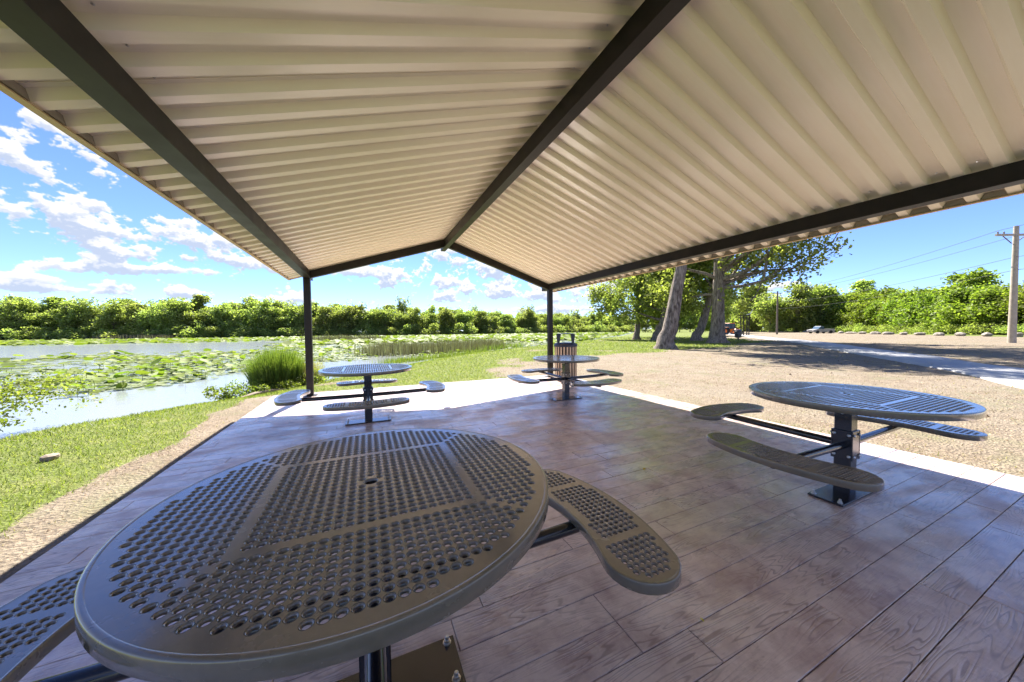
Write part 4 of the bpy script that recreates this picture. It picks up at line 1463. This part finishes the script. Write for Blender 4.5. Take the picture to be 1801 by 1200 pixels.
# individual lotus plants near the bank
lrg = np.random.default_rng(31)
ln_ = 0; tries = 0; pl = []
while ln_ < 46 and tries < 4000:
    tries += 1
    a = R(lrg.uniform(-34, -6)); r_ = lrg.uniform(15.0, 30); p = np.array([[math.sin(a) * r_, math.cos(a) * r_]])
    if lotus_region(p)[0] < .45 or sdist(p, lake_poly)[0] > -2.0: continue
    if any(math.hypot(p[0, 0] - q[0], p[0, 1] - q[1]) < .9 for q in pl): continue
    pl.append((p[0, 0], p[0, 1])); ln_ += 1
    t = thing('lotus_plant', (p[0, 0], p[0, 1], WZ), 'lotus plant holding bright green leaves above the water near the left bank', 'lotus plant', 'lotus plants near the left bank')
    for j in range(lrg.integers(2, 5)):
        ox, oy, hz = lrg.normal() * .26, lrg.normal() * .26, lrg.uniform(.12, .42)
        me = pad_mesh(np.array([(0, 0, 0.)]), np.array([lrg.uniform(.12, .22)]), .28, lrg, 'leaf', .22, 10); me.materials.append(MATS['lotus_leaf'])
        o = link('leaf', me, None, t, (ox, oy, hz))
        st = MB().tube([(0, 0, -hz - .1), (.02, 0, -hz * .5), (0, 0, 0)], .007, 5, False); st.build('stalk', 'clump_blade', o)

# ---------------------------------------------------------------- stone blocks along the lot
stones = [(64.6, 5.5), (65.6, 7.6), (66.6, 9.9), (67.9, 12.0), (69.3, 14.2), (71.0, 16.3), (73.1, 18.5), (75.3, 20.7), (77.6, 22.9), (80.1, 25.2), (82.9, 27.7), (85.9, 30.3), (89.2, 33.0), (92.8, 36.0), (96.8, 39.2), (101.2, 42.6), (106, 46.4), (111.2, 50.6), (63.8, 3.2), (63.2, .8)]
for i, (x, y_) in enumerate(stones):
    rg = np.random.default_rng(500 + i)
    rock('stone_block', (x, y_, -.02 + .16), (rg.uniform(.5, .85), rg.uniform(.35, .5), rg.uniform(.24, .34)), 'pale limestone block in the row along the edge of the lot', 'stone block', seed=600 + i, group='limestone blocks along the lot')

# ---------------------------------------------------------------- utility poles and wires
up1 = thing('utility_pole', at_ground(44.2, 6.75), 'tall pale wooden utility pole with crossarm at the right edge', 'utility pole')
MB().tube([(0, 0, -.3), (.03, 0, 4), (.02, 0, 8.7)], [.21, .17, .13], 14).build('shaft', 'pole_wood', up1, smooth=True)
ca = Vector((rt.x, rt.y, 0)).normalized()
rotc = Matrix.Rotation(math.atan2(ca.y, ca.x), 3, 'Z')
arm = MB().box((0, 0, 8.05), (3.0, .11, .14), rotc).build('crossarm', 'pole_wood', up1)
for k in (-1.35, -.9, .9, 1.35):
    p = rotc @ Vector((k, 0, 0))
    MB().lathe([(.02, 8.12), (.05, 8.16), (.03, 8.2), (.05, 8.25), (.02, 8.30)], 8, (p.x, p.y, 0)).build('insulator', 'pole_wood_dark', arm)
mb = MB()
for sg in (-1, 1): mb.tube([rotc @ Vector((sg * .85, .09, 8.0)), rotc @ Vector((sg * .12, .12, 7.45))], .03, 6)
mb.build('brace', 'pole_wood_dark', up1)
up2 = thing('utility_pole', at_ground(72.9, 36.3), 'thin dark utility pole standing at the far end of the lot', 'utility pole')
MB().tube([(0, 0, -.3), (0, 0, 8.4)], [.17, .12], 10).build('shaft', 'pole_wood_dark', up2, smooth=True)
MB().box((0, 0, 8.0), (1.8, .1, .12), rotc).build('crossarm', 'pole_wood_dark', up2)
for (dx, z1, z2) in ((-1.35, 8.30, 8.1), (0.0, 6.35, 6.2), (1.35, 8.30, 8.1), (0.1, 5.4, 5.0)):
    a = Vector((44.2, 6.75, 0)) + (rotc @ Vector((dx, 0, 0))); b = Vector((72.9, 36.3, 0)) + (rotc @ Vector((dx * .6, 0, 0)))
    pts = []
    for k in range(21):
        t_ = k / 20; p = a.lerp(b, t_); p.z = z1 * (1 - t_) + z2 * t_ - 1.0 * 4 * t_ * (1 - t_) * .6; pts.append(p)
    o = MB().tube(pts, .016, 5).build('power_line', 'wire', None)
    tag(o, {8.30: ('upper power line strung from the left end of the crossarm' if dx < 0 else 'upper power line strung from the right end of the crossarm'), 6.35: 'middle power line running between the two poles', 5.4: 'lowest thin power line crossing in front of the tree belt'}[z1], 'power line')
    c = a + (a - b).normalized() * 40
    pts = [a.lerp(c, k / 8) for k in range(9)]
    for k, p in enumerate(pts): p.z = z1 - 1.6 * (k / 8) * (1 - k / 8)
    MB().tube(pts, .016, 5).build('far_span', 'wire', o)

# ---------------------------------------------------------------- distant picnic table, hanging bin, tractor, frame, vehicles
def face_cam(x, y_): return math.atan2(rt.y, rt.x)


bt = thing('park_picnic_table', at_ground(36.3, 22.4), 'dark flat picnic table beside the thickest trunk, behind the small bin', 'picnic table', rz=face_cam(0, 0))
MB().box((0, 0, .74), (2.1, .75, .05), ch=.01).build('table_top', 'dark_plastic', bt)
for sg in (-1, 1):
    MB().box((0, sg * .72, .44), (2.1, .28, .045), ch=.01).build('bench_seat', 'dark_plastic', bt)
    MB().box((sg * .8, 0, .36), (.09, .10, .72)).build('leg', 'dark_plastic', bt)
    MB().box((sg * .8, 0, .40), (.06, 1.5, .06)).build('cross_brace', 'dark_plastic', bt)
sb = thing('post_bin', at_ground(38.2, 22.8), 'small dark bin on a short pedestal in front of the orange tractor', 'litter bin')
MB().lathe([(.06, -.1), (.06, .22)], 10).build('pedestal', 'dark_plastic', sb)
MB().lathe([(.20, .20), (.33, .30), (.34, .95), (.30, .98)], 20).build('bin_body', 'dark_plastic', sb, smooth=True)
MB().lathe([(.31, .981), (.28, 1.06), (.12, 1.14), (.05, 1.15)], 20).build('bin_lid', 'dark_plastic', sb, smooth=True)

tr = thing('tractor', at_ground(69.5, 42.4), 'orange tractor with blue tinted cab parked behind the small bin', 'tractor', rz=face_cam(0, 0) + .15)
MB().box((0, 0, .78), (1.1, 2.4, .75), ch=.08, taper=.9).build('hood', 'orange_paint', tr)
MB().box((0, .9, 1.72), (1.35, 1.3, 1.15), ch=.06, taper=.88).build('cab_glass', 'glass_dark', tr)
MB().box((0, .9, 2.33), (1.4, 1.35, .10), ch=.03).build('cab_roof', 'orange_paint', tr)
MB().box((0, -1.32, .75), (.8, .10, .5), ch=.03).build('grille', 'dark_plastic', tr)
for sg in (-1, 1):
    for yy, rr in ((1.0, .72), (-.95, .45)):
        w_ = MB().tube([(sg * .60, yy, rr), (sg * .90, yy, rr)], rr, 20).build('wheel', 'tyre', tr)
        MB().tube([(sg * .905, yy, rr), (sg * .915, yy, rr)], rr * .5, 14).build('rim', 'orange_paint', w_)
    MB().box((sg * .75, 1.0, 1.50), (.42, 1.2, .06), ch=.01).build('fender', 'orange_paint', tr)
    for zz in (1.0,): MB().box((sg * .33, -1.22, 1.02), (.18, .05, .12)).build('headlight', 'lamp_glass', tr)
fr_ = thing('steel_frame', at_ground(58.5, 33.8), 'dark steel post frame with crossbars standing right of the orange tractor', 'frame', rz=face_cam(0, 0))
for xx in (-.75, -.25, .3, .65):
    MB().box((xx, 0, 1.75), (.11, .11, 3.5)).build('post', 'bronze_steel', fr_)
MB().box((-.05, .12, 3.05), (2.0, .08, .10)).build('crossbar', 'bronze_steel', fr_)
MB().box((-.05, .12, 3.45), (2.0, .08, .10)).build('crossbar', 'bronze_steel', fr_)
MB().tube([(.2, 0, 3.5), (.8, 0, 3.7), (1.15, 0, 4.1), (1.2, 0, 4.5)], .06, 6).build('curved_arm', 'bolt_steel', fr_)


def car(name, loc, rz, mat, label, cat='car', pickup=False):
    c = thing(name, loc, label, cat, rz=rz)
    prof = [(-2.2, .35), (2.2, .35), (2.25, .75), (1.4, .95), (-2.2, .98), (-2.25, .6)]
    MB().prism([(a, b) for a, b in prof], -.85, .85).build('body', mat, c)
    cabin = [(-.1, .955), (1.2, .94), (.7, 1.5), (.05, 1.52)] if pickup else [(-1.9, .96), (1.3, .94), (.6, 1.45), (-1.3, 1.45)]
    MB().prism(cabin, -.74, .74).build('window_band', 'glass_dark', c)
    rf = [(a * .92 + .02, b) for a, b in ((cabin[3][0], 1.50), (cabin[2][0], 1.50), (cabin[2][0] - .1, 1.56), (cabin[3][0] + .1, 1.56))]
    MB().prism(rf, -.7, .7).build('roof', mat, c)
    for sx in (-1.4, 1.4):
        for sg in (-1, 1):
            MB().tube([(sx, sg * .70, .33), (sx, sg * .88, .33)], .33, 16).build('wheel', 'tyre', c)
    for sg in (-1, 1): MB().box((2.24, sg * .6, .66), (.05, .3, .12)).build('headlight', 'lamp_glass', c)
    return c


car('parked_car', (128, 77.0, .0), R(20), 'car_silver', 'silver car parked far beyond the lot, left of the two')
car('parked_car', (127, 72.0, .0), R(-20), 'car_blue', 'blue grey car parked far beyond the lot, right of the two')
car('pickup_truck', (88.5, 36.0, -.05), face_cam(0, 0) + PI, 'car_white', 'pale pickup truck parked at the foot of the tree belt', 'pickup truck', True)

# ---------------------------------------------------------------- fallen leaves
def fallen(loc, s, mat, label, rz):
    V = [(0, 0, .002), (.5, .25, .12), (1, 0, .05), (.5, -.3, .10), (.45, 0, .0)]
    F = [(0, 4, 1), (4, 2, 1), (0, 3, 4), (4, 3, 2)]
    me = np_mesh('fallen_leaf', np.array(V) * s, F, True)
    o = link('fallen_leaf', me, mat, None, loc); o.rotation_euler = (0, 0, rz)
    return tag(o, label, 'leaf')


fallen((2.235, 2.13, .003), .055, 'yellow_leaf', 'crumpled yellow leaf on the stamped planks in the middle of the slab', .5)
fallen((1.30, .90, .002), .022, 'yellow_leaf', 'tiny yellow leaf scrap on the planks nearest the camera', 1.5)
fallen((5.62, 1.72, gz(5.62, 1.72) + .01), .06, 'brown_leaf', 'rust brown leaf on the bare soil at the right', 2.0)
